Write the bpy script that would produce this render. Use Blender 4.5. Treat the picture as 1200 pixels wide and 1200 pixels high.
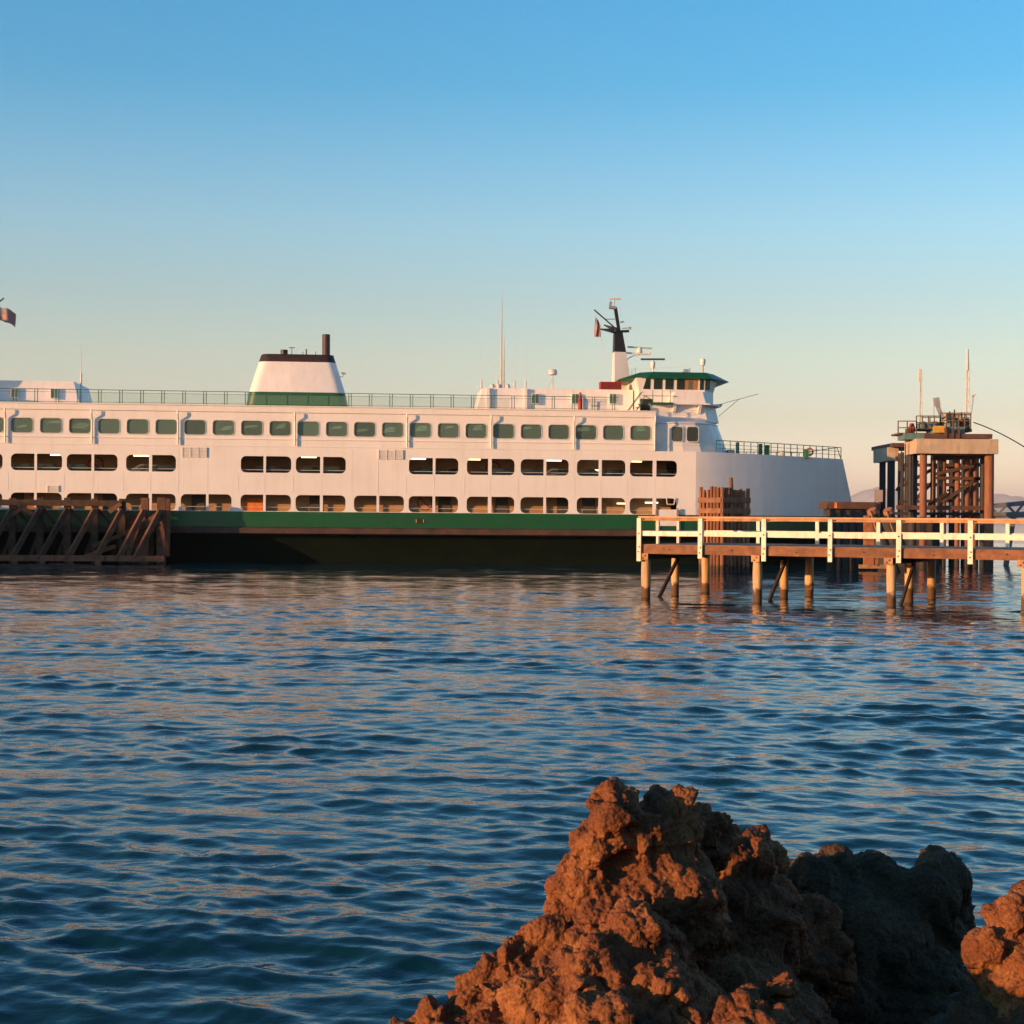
import bpy, bmesh, math, random
import numpy as np
from mathutils import Vector, Matrix, noise

for o in list(bpy.data.objects):
    bpy.data.objects.remove(o, do_unlink=True)
SC = bpy.context.scene
COL = SC.collection
rnd = random.Random(7)
R = math.radians

# ------------------------------------------------------------------ camera
FPX, CAMH = 1900.0, 3.93            # focal length in 1200-px units, eye height above the water
PITCH, ROLL = math.atan(8 / FPX), R(0.45)
fw = np.array([0, math.cos(PITCH), math.sin(PITCH)])
r0 = np.array([1.0, 0, 0]); u0 = np.cross(r0, fw)
CR = math.cos(ROLL) * r0 + math.sin(ROLL) * u0
CU = math.cos(ROLL) * u0 - math.sin(ROLL) * r0
CP = np.array([0, 0, CAMH])
cam_d = bpy.data.cameras.new('camera')
cam_d.sensor_width = 36.0
cam_d.lens = 36.0 * FPX / 1200.0
cam_d.clip_start = 0.3
cam_d.clip_end = 60000
cam = bpy.data.objects.new('camera', cam_d); COL.objects.link(cam)
cam.matrix_world = Matrix(((CR[0], CU[0], -fw[0], 0), (CR[1], CU[1], -fw[1], 0), (CR[2], CU[2], -fw[2], CAMH), (0, 0, 0, 1)))
SC.camera = cam

# ------------------------------------------------------------------ sky, sun, exposure
SUN_AZ, SUN_EL = R(60), R(7.0)      # measured from straight behind the camera towards the left
to_sun = Vector((-math.sin(SUN_AZ) * math.cos(SUN_EL), -math.cos(SUN_AZ) * math.cos(SUN_EL), math.sin(SUN_EL)))
world = bpy.data.worlds.new('World'); SC.world = world; world.use_nodes = True
wn, wl = world.node_tree.nodes, world.node_tree.links
bg = wn['Background']
sky = wn.new('ShaderNodeTexSky'); sky.sky_type = 'NISHITA'; sky.sun_disc = False
sky.sun_elevation = SUN_EL
sky.sun_rotation = math.atan2(to_sun.x, to_sun.y)
sky.air_density = 1.0; sky.dust_density = 0.6; sky.ozone_density = 2.5; sky.altitude = 0
# colour balance of the sky by height above the horizon, the same all the way round
wg = wn.new('ShaderNodeTexCoord'); wsep = wn.new('ShaderNodeSeparateXYZ'); wl.new(wg.outputs['Generated'], wsep.inputs[0])
wmr = wn.new('ShaderNodeMapRange'); wl.new(wsep.outputs['Z'], wmr.inputs[0]); wmr.inputs[1].default_value = 0.0; wmr.inputs[2].default_value = 1.0
wcr = wn.new('ShaderNodeValToRGB'); wl.new(wmr.outputs[0], wcr.inputs[0])
SKY_BAL = [(0.026, (2.924, 2.358, 2.689)), (0.062, (2.173, 1.699, 1.638)), (0.0986, (2.162, 1.748, 1.49)), (0.134, (1.908, 1.75, 1.562)), (0.175, (1.656, 1.894, 1.826)), (0.21, (1.232, 1.839, 1.922)), (0.2587, (0.57, 1.713, 1.983)), (0.305, (0.48, 1.717, 2.059)), (0.4, (0.397, 1.519, 1.885)), (0.65, (0.311, 1.189, 1.475)), (1.0, (0.259, 0.991, 1.229))]
els = wcr.color_ramp.elements
for i, (p_, c_) in enumerate(SKY_BAL):
    e_ = els[i] if i < 2 else els.new(p_)
    e_.position = p_; e_.color = (*[v / 3.0 for v in c_], 1)
wmx = wn.new('ShaderNodeMix'); wmx.data_type = 'RGBA'; wmx.blend_type = 'MULTIPLY'; wmx.inputs['Factor'].default_value = 1.0
wsc = wn.new('ShaderNodeVectorMath'); wsc.operation = 'SCALE'; wsc.inputs['Scale'].default_value = 1.67
wl.new(sky.outputs[0], wmx.inputs['A']); wl.new(wcr.outputs[0], wmx.inputs['B']); wl.new(wmx.outputs['Result'], wsc.inputs[0]); wl.new(wsc.outputs[0], bg.inputs[0])
bg.inputs[1].default_value = 0.15
sun_d = bpy.data.lights.new('sun', 'SUN'); sun_d.energy = 5.0; sun_d.angle = R(0.6); sun_d.color = (1.0, 0.49, 0.19)
sun = bpy.data.objects.new('sun', sun_d); COL.objects.link(sun)
sun.rotation_euler = to_sun.to_track_quat('Z', 'Y').to_euler()
sun.location = to_sun * 300
SC.view_settings.view_transform = 'Standard'
SC.view_settings.look = 'None'
SC.view_settings.gamma = 1.0
SC.view_settings.exposure = 0.85
SC.render.engine = 'CYCLES'
SC.cycles.max_bounces = 6
SC.cycles.transparent_max_bounces = 12
SC.cycles.caustics_reflective = False
SC.cycles.caustics_refractive = False

# ------------------------------------------------------------------ measuring helpers (pixel of the 1200-px photograph -> point in the place)
def ray(px, py): return fw + CR * (px - 600) / FPX + CU * (600 - py) / FPX
def G(px, py, z=0.0):
    d = ray(px, py); return Vector(CP + d * ((z - CAMH) / d[2]))
def W(px, py, Y):
    d = ray(px, py); return Vector(CP + d * (Y / d[1]))
YAW = R(5.2)
fe = np.array([math.cos(YAW), math.sin(YAW), 0]); fn = np.array([-math.sin(YAW), math.cos(YAW), 0])
FO = np.array([-19.282, 148.951, 0.0])          # ferry origin: amidships on the centreline
def P(px, py, t=-12.0):                          # ferry coordinates (s along, z up) on the plane t
    d = ray(px, py); q = FO + t * fn
    k = ((q - CP) @ fn) / (d @ fn); p = CP + k * d
    return float((p - FO) @ fe), float(p[2])
def Q(px, py, t=-12.0):
    s, z = P(px, py, t); return Vector((s, t, z))

# ------------------------------------------------------------------ materials
MATS = {}
def _nt(name):
    m = bpy.data.materials.new(name); m.use_nodes = True
    n, l = m.node_tree.nodes, m.node_tree.links
    return m, n, l, n['Principled BSDF']
def mat(name, col, rough=0.6, metal=0.0, var=0.12, scale=3.0, bump=0.0, bscale=20.0, dirt=None, dirt_amt=0.0, dirt_scale=(1, 1, 1), rand=0.0, spec=0.5, stretch=(1, 1, 1)):
    if name in MATS: return MATS[name]
    m, n, l, b = _nt(name)
    tc = n.new('ShaderNodeTexCoord')
    mp = n.new('ShaderNodeMapping'); l.new(tc.outputs['Object'], mp.inputs[0]); mp.inputs['Scale'].default_value = stretch
    nz = n.new('ShaderNodeTexNoise'); nz.inputs['Scale'].default_value = scale; nz.inputs['Detail'].default_value = 6
    l.new(mp.outputs[0], nz.inputs[0])
    mr = n.new('ShaderNodeMapRange'); l.new(nz.outputs['Fac'], mr.inputs[0])
    mr.inputs[1].default_value = 0.3; mr.inputs[2].default_value = 0.7; mr.inputs[3].default_value = 1 - var; mr.inputs[4].default_value = 1 + var
    val = mr.outputs[0]
    if rand:
        oi = n.new('ShaderNodeObjectInfo'); m2 = n.new('ShaderNodeMapRange'); l.new(oi.outputs['Random'], m2.inputs[0])
        m2.inputs[3].default_value = 1 - rand; m2.inputs[4].default_value = 1 + rand
        mu = n.new('ShaderNodeMath'); mu.operation = 'MULTIPLY'; l.new(val, mu.inputs[0]); l.new(m2.outputs[0], mu.inputs[1]); val = mu.outputs[0]
    vm = n.new('ShaderNodeVectorMath'); vm.operation = 'SCALE'; vm.inputs[0].default_value = col; l.new(val, vm.inputs['Scale'])
    c = vm.outputs[0]
    if dirt is not None:
        mp2 = n.new('ShaderNodeMapping'); l.new(tc.outputs['Object'], mp2.inputs[0]); mp2.inputs['Scale'].default_value = dirt_scale
        n2 = n.new('ShaderNodeTexNoise'); n2.inputs['Scale'].default_value = 1.0; n2.inputs['Detail'].default_value = 8; n2.inputs['Roughness'].default_value = 0.65
        l.new(mp2.outputs[0], n2.inputs[0])
        r2 = n.new('ShaderNodeMapRange'); l.new(n2.outputs['Fac'], r2.inputs[0]); r2.inputs[1].default_value = 0.5; r2.inputs[2].default_value = 0.75; r2.inputs[3].default_value = 0; r2.inputs[4].default_value = dirt_amt
        mx = n.new('ShaderNodeMix'); mx.data_type = 'RGBA'; l.new(r2.outputs[0], mx.inputs['Factor']); l.new(c, mx.inputs['A']); mx.inputs['B'].default_value = (*dirt, 1)
        c = mx.outputs['Result']
    l.new(c, b.inputs['Base Color'])
    b.inputs['Roughness'].default_value = rough; b.inputs['Metallic'].default_value = metal
    b.inputs['Specular IOR Level'].default_value = spec
    if bump:
        n3 = n.new('ShaderNodeTexNoise'); n3.inputs['Scale'].default_value = bscale; n3.inputs['Detail'].default_value = 5; l.new(mp.outputs[0], n3.inputs[0])
        bp = n.new('ShaderNodeBump'); bp.inputs['Strength'].default_value = bump; bp.inputs['Distance'].default_value = 0.05
        l.new(n3.outputs['Fac'], bp.inputs['Height']); l.new(bp.outputs[0], b.inputs['Normal'])
    MATS[name] = m; return m
def emit(name, col, strength):
    if name in MATS: return MATS[name]
    m, n, l, b = _nt(name)
    b.inputs['Base Color'].default_value = (*col, 1); b.inputs['Emission Color'].default_value = (*col, 1); b.inputs['Emission Strength'].default_value = strength
    MATS[name] = m; return m
def glass(name, col, trans, rough=0.05):
    if name in MATS: return MATS[name]
    m, n, l, b = _nt(name)
    b.inputs['Base Color'].default_value = (*col, 1); b.inputs['Roughness'].default_value = rough
    tr = n.new('ShaderNodeBsdfTransparent'); tr.inputs[0].default_value = (0.75, 0.85, 0.78, 1)
    mx = n.new('ShaderNodeMixShader'); mx.inputs[0].default_value = trans
    l.new(b.outputs[0], mx.inputs[1]); l.new(tr.outputs[0], mx.inputs[2]); l.new(mx.outputs[0], n['Material Output'].inputs[0])
    MATS[name] = m; return m
def tide_mat(name, col, wet, mark, rough=0.8, rand=0.15):
    """timber or steel standing in the sea: dark wet growth below the tide mark"""
    if name in MATS: return MATS[name]
    m, n, l, b = _nt(name)
    tc = n.new('ShaderNodeTexCoord'); mp = n.new('ShaderNodeMapping'); l.new(tc.outputs['Object'], mp.inputs[0]); mp.inputs['Scale'].default_value = (9, 9, 0.9)
    nz = n.new('ShaderNodeTexNoise'); nz.inputs['Scale'].default_value = 1.0; nz.inputs['Detail'].default_value = 7; nz.inputs['Roughness'].default_value = 0.65; l.new(mp.outputs[0], nz.inputs[0])
    mr = n.new('ShaderNodeMapRange'); l.new(nz.outputs['Fac'], mr.inputs[0]); mr.inputs[1].default_value = .3; mr.inputs[2].default_value = .7; mr.inputs[3].default_value = .62; mr.inputs[4].default_value = 1.25
    oi = n.new('ShaderNodeObjectInfo'); m2 = n.new('ShaderNodeMapRange'); l.new(oi.outputs['Random'], m2.inputs[0]); m2.inputs[3].default_value = 1 - rand; m2.inputs[4].default_value = 1 + rand
    mu = n.new('ShaderNodeMath'); mu.operation = 'MULTIPLY'; l.new(mr.outputs[0], mu.inputs[0]); l.new(m2.outputs[0], mu.inputs[1])
    vm = n.new('ShaderNodeVectorMath'); vm.operation = 'SCALE'; vm.inputs[0].default_value = col; l.new(mu.outputs[0], vm.inputs['Scale'])
    ge = n.new('ShaderNodeNewGeometry'); sp = n.new('ShaderNodeSeparateXYZ'); l.new(ge.outputs['Position'], sp.inputs[0])
    n2 = n.new('ShaderNodeTexNoise'); n2.inputs['Scale'].default_value = 2.5; n2.inputs['Detail'].default_value = 5; l.new(ge.outputs['Position'], n2.inputs[0])
    ad = n.new('ShaderNodeMath'); ad.operation = 'MULTIPLY_ADD'; l.new(n2.outputs['Fac'], ad.inputs[0]); ad.inputs[1].default_value = -1.2; l.new(sp.outputs['Z'], ad.inputs[2])
    r3 = n.new('ShaderNodeMapRange'); l.new(ad.outputs[0], r3.inputs[0]); r3.inputs[1].default_value = mark - .75; r3.inputs[2].default_value = mark - .5; r3.inputs[3].default_value = 1; r3.inputs[4].default_value = 0
    mx = n.new('ShaderNodeMix'); mx.data_type = 'RGBA'; l.new(r3.outputs[0], mx.inputs['Factor']); l.new(vm.outputs[0], mx.inputs['A']); mx.inputs['B'].default_value = (*wet, 1)
    l.new(mx.outputs['Result'], b.inputs['Base Color']); b.inputs['Roughness'].default_value = rough
    bp = n.new('ShaderNodeBump'); bp.inputs['Strength'].default_value = .5; bp.inputs['Distance'].default_value = .04; l.new(nz.outputs['Fac'], bp.inputs['Height']); l.new(bp.outputs[0], b.inputs['Normal'])
    MATS[name] = m; return m

white = mat('white_paint', (.78, .775, .77), .42, var=.035, scale=.35, bump=.05, bscale=.7, dirt=(.42, .33, .26), dirt_amt=.16, dirt_scale=(1.6, 1.6, .16))
white2 = mat('white_deckhouse_paint', (.72, .71, .70), .45, var=.05, scale=.8, dirt=(.45, .34, .26), dirt_amt=.3, dirt_scale=(2.5, 2.5, .4))
_n, _l = white.node_tree.nodes, white.node_tree.links
_tc = _n.new('ShaderNodeTexCoord'); _sx = _n.new('ShaderNodeSeparateXYZ'); _cx = _n.new('ShaderNodeCombineXYZ'); _l.new(_tc.outputs['Object'], _sx.inputs[0]); _l.new(_sx.outputs['X'], _cx.inputs['X']); _l.new(_sx.outputs['Z'], _cx.inputs['Y'])
_bk = _n.new('ShaderNodeTexBrick'); _l.new(_cx.outputs[0], _bk.inputs[0]); _bk.inputs['Scale'].default_value = 1.0; _bk.inputs['Brick Width'].default_value = 2.37; _bk.inputs['Row Height'].default_value = 1.35; _bk.inputs['Mortar Size'].default_value = .02; _bk.inputs['Mortar Smooth'].default_value = 1.0; _bk.offset = 0.0
_nz = _n.new('ShaderNodeTexNoise'); _nz.inputs['Scale'].default_value = 1.1; _nz.inputs['Detail'].default_value = 2; _l.new(_tc.outputs['Object'], _nz.inputs[0])
_ma = _n.new('ShaderNodeMath'); _ma.operation = 'MULTIPLY_ADD'; _l.new(_bk.outputs['Fac'], _ma.inputs[0]); _ma.inputs[1].default_value = .35; _l.new(_nz.outputs['Fac'], _ma.inputs[2])
_bp = _n.new('ShaderNodeBump'); _bp.inputs['Strength'].default_value = .55; _bp.inputs['Distance'].default_value = .03; _l.new(_ma.outputs[0], _bp.inputs['Height']); _l.new(_bp.outputs[0], _n['Principled BSDF'].inputs['Normal'])
green = mat('green_paint', (.006, .085, .022), .4, var=.12, scale=.6, dirt=(.03, .05, .03), dirt_amt=.6, dirt_scale=(.5, .5, 1.2))
hullblack = mat('dark_hull_paint', (.004, .012, .007), .5, var=.3, scale=.5)
rust = mat('rusty_guard', (.06, .035, .028), .7, var=.35, scale=.8, dirt=(.16, .05, .02), dirt_amt=.8, dirt_scale=(.5, .5, .9))
black = mat('black_paint', (.016, .012, .012), .5, var=.2)
grey = mat('grey_metal', (.28, .29, .30), .5, .3)
lightgrey = mat('pale_grey_paint', (.55, .55, .54), .5)
railgreen = mat('green_rail_paint', (.035, .14, .085), .5)
deckmat = mat('deck_plate', (.12, .14, .13), .7)
inner = mat('cream_inner_wall', (.44, .27, .14), .6, var=.1, scale=1.0, dirt=(.1, .07, .05), dirt_amt=.5, dirt_scale=(.8, .8, 1.6))
innerdark = mat('dark_inner_floor', (.07, .065, .06), .7)
lampm = emit('fluorescent_tube', (1.0, .80, .48), 1.7)
streakglow = emit('streak_glow', (.9, .95, .62), 1.5)
glassm = glass('cabin_glass', (.11, .19, .165), .34)
_n, _l = glassm.node_tree.nodes, glassm.node_tree.links
_oi = _n.new('ShaderNodeObjectInfo'); _mr = _n.new('ShaderNodeMapRange'); _l.new(_oi.outputs['Random'], _mr.inputs[0]); _mr.inputs[3].default_value = .7; _mr.inputs[4].default_value = 1.25
_vm = _n.new('ShaderNodeVectorMath'); _vm.operation = 'SCALE'; _vm.inputs[0].default_value = (.11, .19, .165); _l.new(_mr.outputs[0], _vm.inputs['Scale']); _l.new(_vm.outputs[0], _n['Principled BSDF'].inputs['Base Color'])
darkglass = glass('wheelhouse_glass', (.03, .05, .05), .3)
rubber = mat('black_rubber', (.02, .02, .02), .8)
redm = mat('red_paint', (.30, .03, .02), .6)
orangem = mat('orange_paint', (.75, .22, .03), .6)
woodwarm = mat('bare_timber', (.40, .22, .115), .75, var=.3, scale=2.5, bump=.3, bscale=14, rand=.16, dirt=(.12, .06, .03), dirt_amt=.6, dirt_scale=(.9, .9, 3))
fascia = mat('stained_fascia_timber', (.20, .085, .04), .75, var=.35, scale=2.5, bump=.3, bscale=14, rand=.2, dirt=(.06, .03, .018), dirt_amt=.6, dirt_scale=(.9, .9, 3))
woodrail = mat('weathered_rail_timber', (.50, .30, .17), .75, var=.2, scale=2.5, bump=.25, bscale=14, rand=.1)
woodwhite = mat('white_painted_timber', (.76, .72, .62), .6, var=.05, scale=3, bump=.12, bscale=18, dirt=(.35, .22, .12), dirt_amt=.55, dirt_scale=(3, 3, 1.2), rand=.04)
wooddark = mat('creosote_and_shade_timber', (.05, .03, .021), .85, var=.35, scale=2.0, bump=.4, bscale=10, rand=.35)  # creosoted timber, darkened further for the shaded parts of the fender wall
woodgrey = mat('silvered_timber', (.20, .15, .12), .85, var=.3, scale=2.0, bump=.4, bscale=10, rand=.25)
fenderwood = mat('shade_dark_fender_timber', (.135, .062, .036), .85, var=.35, scale=2.0, bump=.4, bscale=10, rand=.3)  # fender timber darkened for the shade it stands in
pilem = tide_mat('pier_pile_timber', (.62, .40, .22), (.10, .055, .025), .62)
dolphinm = tide_mat('dolphin_pile_timber', (.24, .10, .052), (.05, .03, .02), .6, rand=.4)
steelpile = tide_mat('rusty_steel_pile', (.22, .09, .05), (.04, .03, .025), 1.0)
darkpile = tide_mat('dark_pile', (.035, .038, .045), (.02, .02, .02), 1.0)
concrete = mat('stained_concrete', (.46, .37, .28), .85, var=.14, scale=1.2, bump=.2, bscale=8, dirt=(.2, .11, .06), dirt_amt=.75, dirt_scale=(3.5, 3.5, .25))
brownsteel = mat('brown_steel', (.10, .05, .035), .7, .1, var=.3, scale=1.5)
teal = mat('teal_machinery_paint', (.10, .19, .19), .6, var=.2)
yellowm = mat('yellow_paint', (.55, .33, .05), .6, var=.2)
galv = mat('galvanised_steel', (.42, .42, .42), .45, .5)

# ------------------------------------------------------------------ mesh builder
class MB:
    def __init__(self): self.v = []; self.f = []
    def add(self, vs, fs):
        b = len(self.v); self.v += [tuple(v) for v in vs]; self.f += [tuple(i + b for i in f) for f in fs]; return self
    def box(self, x0, x1, y0, y1, z0, z1):
        vs = [(x, y, z) for z in (z0, z1) for y in (y0, y1) for x in (x0, x1)]
        return self.add(vs, [(0, 2, 3, 1), (4, 5, 7, 6), (0, 1, 5, 4), (2, 6, 7, 3), (0, 4, 6, 2), (1, 3, 7, 5)])
    def bar(self, p, q, w, h=None, up=(0, 0, 1)):
        p, q = Vector(p), Vector(q); h = w if h is None else h
        d = (q - p).normalized(); u = Vector(up)
        if abs(d.dot(u)) > .98: u = Vector((0, 1, 0))
        a = d.cross(u).normalized() * (w / 2); c = a.cross(d).normalized() * (h / 2)
        vs = [e + sa * a + sc * c for e in (p, q) for sc in (-1, 1) for sa in (-1, 1)]
        return self.add(vs, [(0, 2, 3, 1), (4, 5, 7, 6), (0, 1, 5, 4), (2, 6, 7, 3), (0, 4, 6, 2), (1, 3, 7, 5)])
    def tube(self, p, q, r, r1=None, n=8):
        p, q = Vector(p), Vector(q); r1 = r if r1 is None else r1
        d = (q - p).normalized(); u = Vector((0, 0, 1)) if abs(d.z) < .9 else Vector((0, 1, 0))
        a = d.cross(u).normalized(); c = a.cross(d)
        vs = [e + (a * math.cos(2 * math.pi * i / n) + c * math.sin(2 * math.pi * i / n)) * rr for e, rr in ((p, r), (q, r1)) for i in range(n)]
        fs = [(i, (i + 1) % n, n + (i + 1) % n, n + i) for i in range(n)] + [tuple(range(n))[::-1], tuple(range(n, 2 * n))]
        return self.add(vs, fs)
    def path(self, pts, r, n=6):
        for a, b in zip(pts[:-1], pts[1:]): self.tube(a, b, r, n=n)
        return self
    def loft(self, rings, cap=True, closed=True):
        n = len(rings[0]); vs = [p for r in rings for p in r]; fs = []
        for k in range(len(rings) - 1):
            for i in range(n if closed else n - 1):
                j = (i + 1) % n; fs.append((k * n + i, k * n + j, (k + 1) * n + j, (k + 1) * n + i))
        if cap: fs += [tuple(range(n))[::-1], tuple(range((len(rings) - 1) * n, len(rings) * n))]
        return self.add(vs, fs)
    def prism(self, poly, off):
        off = Vector(off); a = [Vector(p) for p in poly]
        return self.loft([a, [p + off for p in a]])
    def revolve(self, c, prof, n=12):
        c = Vector(c)
        return self.loft([[c + Vector((r * math.cos(2 * math.pi * i / n), r * math.sin(2 * math.pi * i / n), z)) for i in range(n)] for r, z in prof])
    def mesh(self, name, mats, smooth=False, mir=False):
        me = bpy.data.meshes.new(name)
        v = [(-x, y, z) for x, y, z in self.v] if mir else self.v
        me.from_pydata(v, [], self.f)
        bm = bmesh.new(); bm.from_mesh(me); bmesh.ops.recalc_face_normals(bm, faces=bm.faces); bm.to_mesh(me); bm.free()
        me.materials.append(mats)
        if smooth:
            me.polygons.foreach_set('use_smooth', [True] * len(me.polygons))
            try: me.set_sharp_from_angle(angle=R(40))
            except Exception: pass
        return me
    def build(self, name, m, parent=None, smooth=False, mir=False):
        o = bpy.data.objects.new(name, self.mesh(name, m, smooth, mir)); COL.objects.link(o)
        if parent is not None: o.parent = parent
        return o
def inst(name, me, parent, loc=(0, 0, 0), rot=None, scale=None):
    o = bpy.data.objects.new(name, me); COL.objects.link(o); o.parent = parent; o.location = loc
    if rot is not None: o.rotation_euler = rot
    if scale is not None: o.scale = scale
    return o
def tag(o, label, cat, group=None):
    o['label'] = label; o['category'] = cat
    if group: o['group'] = group
    return o
def thing(name, label, cat, loc=(0, 0, 0), rz=0.0, group=None):
    o = bpy.data.objects.new(name, None); COL.objects.link(o); o.empty_display_size = .5
    o.location = loc; o.rotation_euler = (0, 0, rz)
    return tag(o, label, cat, group)
def kind(o, k): o['kind'] = k; return o
def rrect(cx, cz, w, h, r, n=5, corners=(1, 1, 1, 1)):
    out = []
    for k, (sx, sz) in enumerate(((1, -1), (1, 1), (-1, 1), (-1, -1))):
        x, z = cx + sx * w / 2, cz + sz * h / 2
        if not corners[k]: out.append((x, z)); continue
        a0 = (-90, 0, 90, 180)[k]
        for i in range(n + 1):
            a = R(a0 + 90 * i / n); out.append((x - sx * r + r * math.cos(a), z - sz * r + r * math.sin(a)))
    return out
def sheet_with_holes(name, outline, holes, t, th, m, parent):
    """flat plate in the (s,z) plane with real openings"""
    cu = bpy.data.curves.new(name, 'CURVE'); cu.dimensions = '2D'; cu.fill_mode = 'BOTH'; cu.extrude = th / 2
    for poly in [outline] + holes:
        sp = cu.splines.new('POLY'); sp.points.add(len(poly) - 1); sp.use_cyclic_u = True
        for p, (x, z) in zip(sp.points, poly): p.co = (x, z, 0, 1)
    tmp = bpy.data.objects.new('tmp', cu); COL.objects.link(tmp)
    dg = bpy.context.evaluated_depsgraph_get()
    me = bpy.data.meshes.new_from_object(tmp.evaluated_get(dg))
    bpy.data.objects.remove(tmp, do_unlink=True); bpy.data.curves.remove(cu)
    me.transform(Matrix(((1, 0, 0, 0), (0, 0, -1, t), (0, 1, 0, 0), (0, 0, 0, 1))))
    me.materials.clear(); me.materials.append(m); me.name = name
    o = bpy.data.objects.new(name, me); COL.objects.link(o); o.parent = parent
    return o

# ================================================================== THE SETTING
# ---- sea: one displaced sheet, finer where waves are near
def build_water():
    rg = np.random.default_rng(11)
    rr = [5.0]
    while rr[-1] < 42000: rr.append(rr[-1] * (1.003 if rr[-1] < 320 else 1.05))
    rr = np.array(rr)
    a_in = np.linspace(-R(31), R(31), 500)
    a_out = np.linspace(R(31), R(112), 30)[1:]
    an = np.concatenate([-a_out[::-1], a_in, a_out])
    RR, AA = np.meshgrid(rr, an, indexing='ij')
    X = RR * np.sin(AA); Y = RR * np.cos(AA)
    cell = np.maximum(RR * .003, RR * np.gradient(an)[None, :] * .55)
    Zh = np.zeros_like(X); DX = np.zeros_like(X); DY = np.zeros_like(X)
    main = R(262)                                   # waves run towards the camera, slightly from the right
    lams = np.concatenate([np.geomspace(.2, .55, 40), np.geomspace(.55, 1.3, 46), np.geomspace(1.3, 3.0, 22), np.geomspace(3.4, 12, 12)])
    # calmer and more ruffled patches of water
    patch = np.zeros_like(X)
    for lp in (5.0, 9.0, 14.0, 23.0, 37.0):
        for _ in range(3):
            th = rg.uniform(0, 6.28); patch += np.sin(2 * math.pi / lp * (X * math.cos(th) + 1.9 * Y * math.sin(th)) + rg.uniform(0, 6.28))
    patch = np.clip(1.05 + .12 * patch, .72, 1.45)
    for lam in lams:
        spread = .85 if lam < .55 else (.62 if lam < 1.3 else (.5 if lam < 3.2 else .4))
        th = main + rg.normal(0, spread)
        k = 2 * math.pi / lam
        steep = .027 if lam < .55 else (.028 if lam < 1.3 else (.018 if lam < 3.2 else .011))
        amp = steep / k * rg.uniform(.5, 1.4)
        att = np.clip((lam / cell - 2.2) / 2.5, 0, 1)
        gth = rg.uniform(0, 2 * math.pi); gk = k / rg.uniform(3.5, 8); gt2 = rg.uniform(0, 2 * math.pi); gk2 = k / rg.uniform(5, 12)
        grp = .5 + .5 * np.sin(gk * (X * math.cos(gth) + Y * math.sin(gth)) + rg.uniform(0, 6.28)) * np.sin(gk2 * (X * math.cos(gt2) + Y * math.sin(gt2)) + rg.uniform(0, 6.28)) + .15
        wob = .5 * np.sin(k * .21 * (X * math.sin(th) - Y * math.cos(th)) + rg.uniform(0, 6.28))
        ph = k * (X * math.cos(th) + Y * math.sin(th)) + rg.uniform(0, 6.28) + wob
        A = amp * att * grp * (patch if lam < 3.2 else 1.0)
        Zh += A * np.sin(ph)
        DX += .9 * A * math.cos(th) * np.cos(ph); DY += .9 * A * math.sin(th) * np.cos(ph)
    co = np.stack([X + DX, Y + DY, Zh], -1).reshape(-1, 3)
    nr, na = X.shape
    idx = np.arange(nr * na).reshape(nr, na)
    q = np.stack([idx[:-1, :-1], idx[:-1, 1:], idx[1:, 1:], idx[1:, :-1]], -1).reshape(-1, 4)
    me = bpy.data.meshes.new('water')
    me.vertices.add(len(co)); me.vertices.foreach_set('co', co.astype(np.float32).ravel())
    me.loops.add(q.size); me.loops.foreach_set('vertex_index', q[:, ::-1].astype(np.int32).ravel())
    me.polygons.add(len(q)); me.polygons.foreach_set('loop_start', np.arange(0, q.size, 4, dtype=np.int32))
    me.update(calc_edges=True); me.polygons.foreach_set('use_smooth', np.ones(len(q), bool))
    m, n, l, b = _nt('sea_water')
    b.inputs['Base Color'].default_value = (.002, .030, .046, 1); b.inputs['Roughness'].default_value = .02; b.inputs['IOR'].default_value = 1.333
    ge = n.new('ShaderNodeNewGeometry')
    hs = []
    for sc, st, w in ((2.6, (1, 1.3, 1), 1.0), (7.0, (1, 1.4, 1), .33)):
        mp = n.new('ShaderNodeMapping'); mp.inputs['Scale'].default_value = st; mp.inputs['Rotation'].default_value = (0, 0, .25); l.new(ge.outputs['Position'], mp.inputs[0])
        nz = n.new('ShaderNodeTexNoise'); nz.inputs['Scale'].default_value = sc; nz.inputs['Detail'].default_value = 3; nz.inputs['Roughness'].default_value = .5; l.new(mp.outputs[0], nz.inputs[0])
        mu = n.new('ShaderNodeMath'); mu.operation = 'MULTIPLY'; mu.inputs[1].default_value = w; l.new(nz.outputs['Fac'], mu.inputs[0]); hs.append(mu)
    ad = n.new('ShaderNodeMath'); l.new(hs[0].outputs[0], ad.inputs[0]); l.new(hs[1].outputs[0], ad.inputs[1])
    bp = n.new('ShaderNodeBump'); bp.inputs['Strength'].default_value = 1.0; bp.inputs['Distance'].default_value = .016
    l.new(ad.outputs[0], bp.inputs['Height']); l.new(bp.outputs[0], b.inputs['Normal'])
    me.materials.append(m)
    o = bpy.data.objects.new('water', me); COL.objects.link(o); kind(o, 'structure')
build_water()

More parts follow.
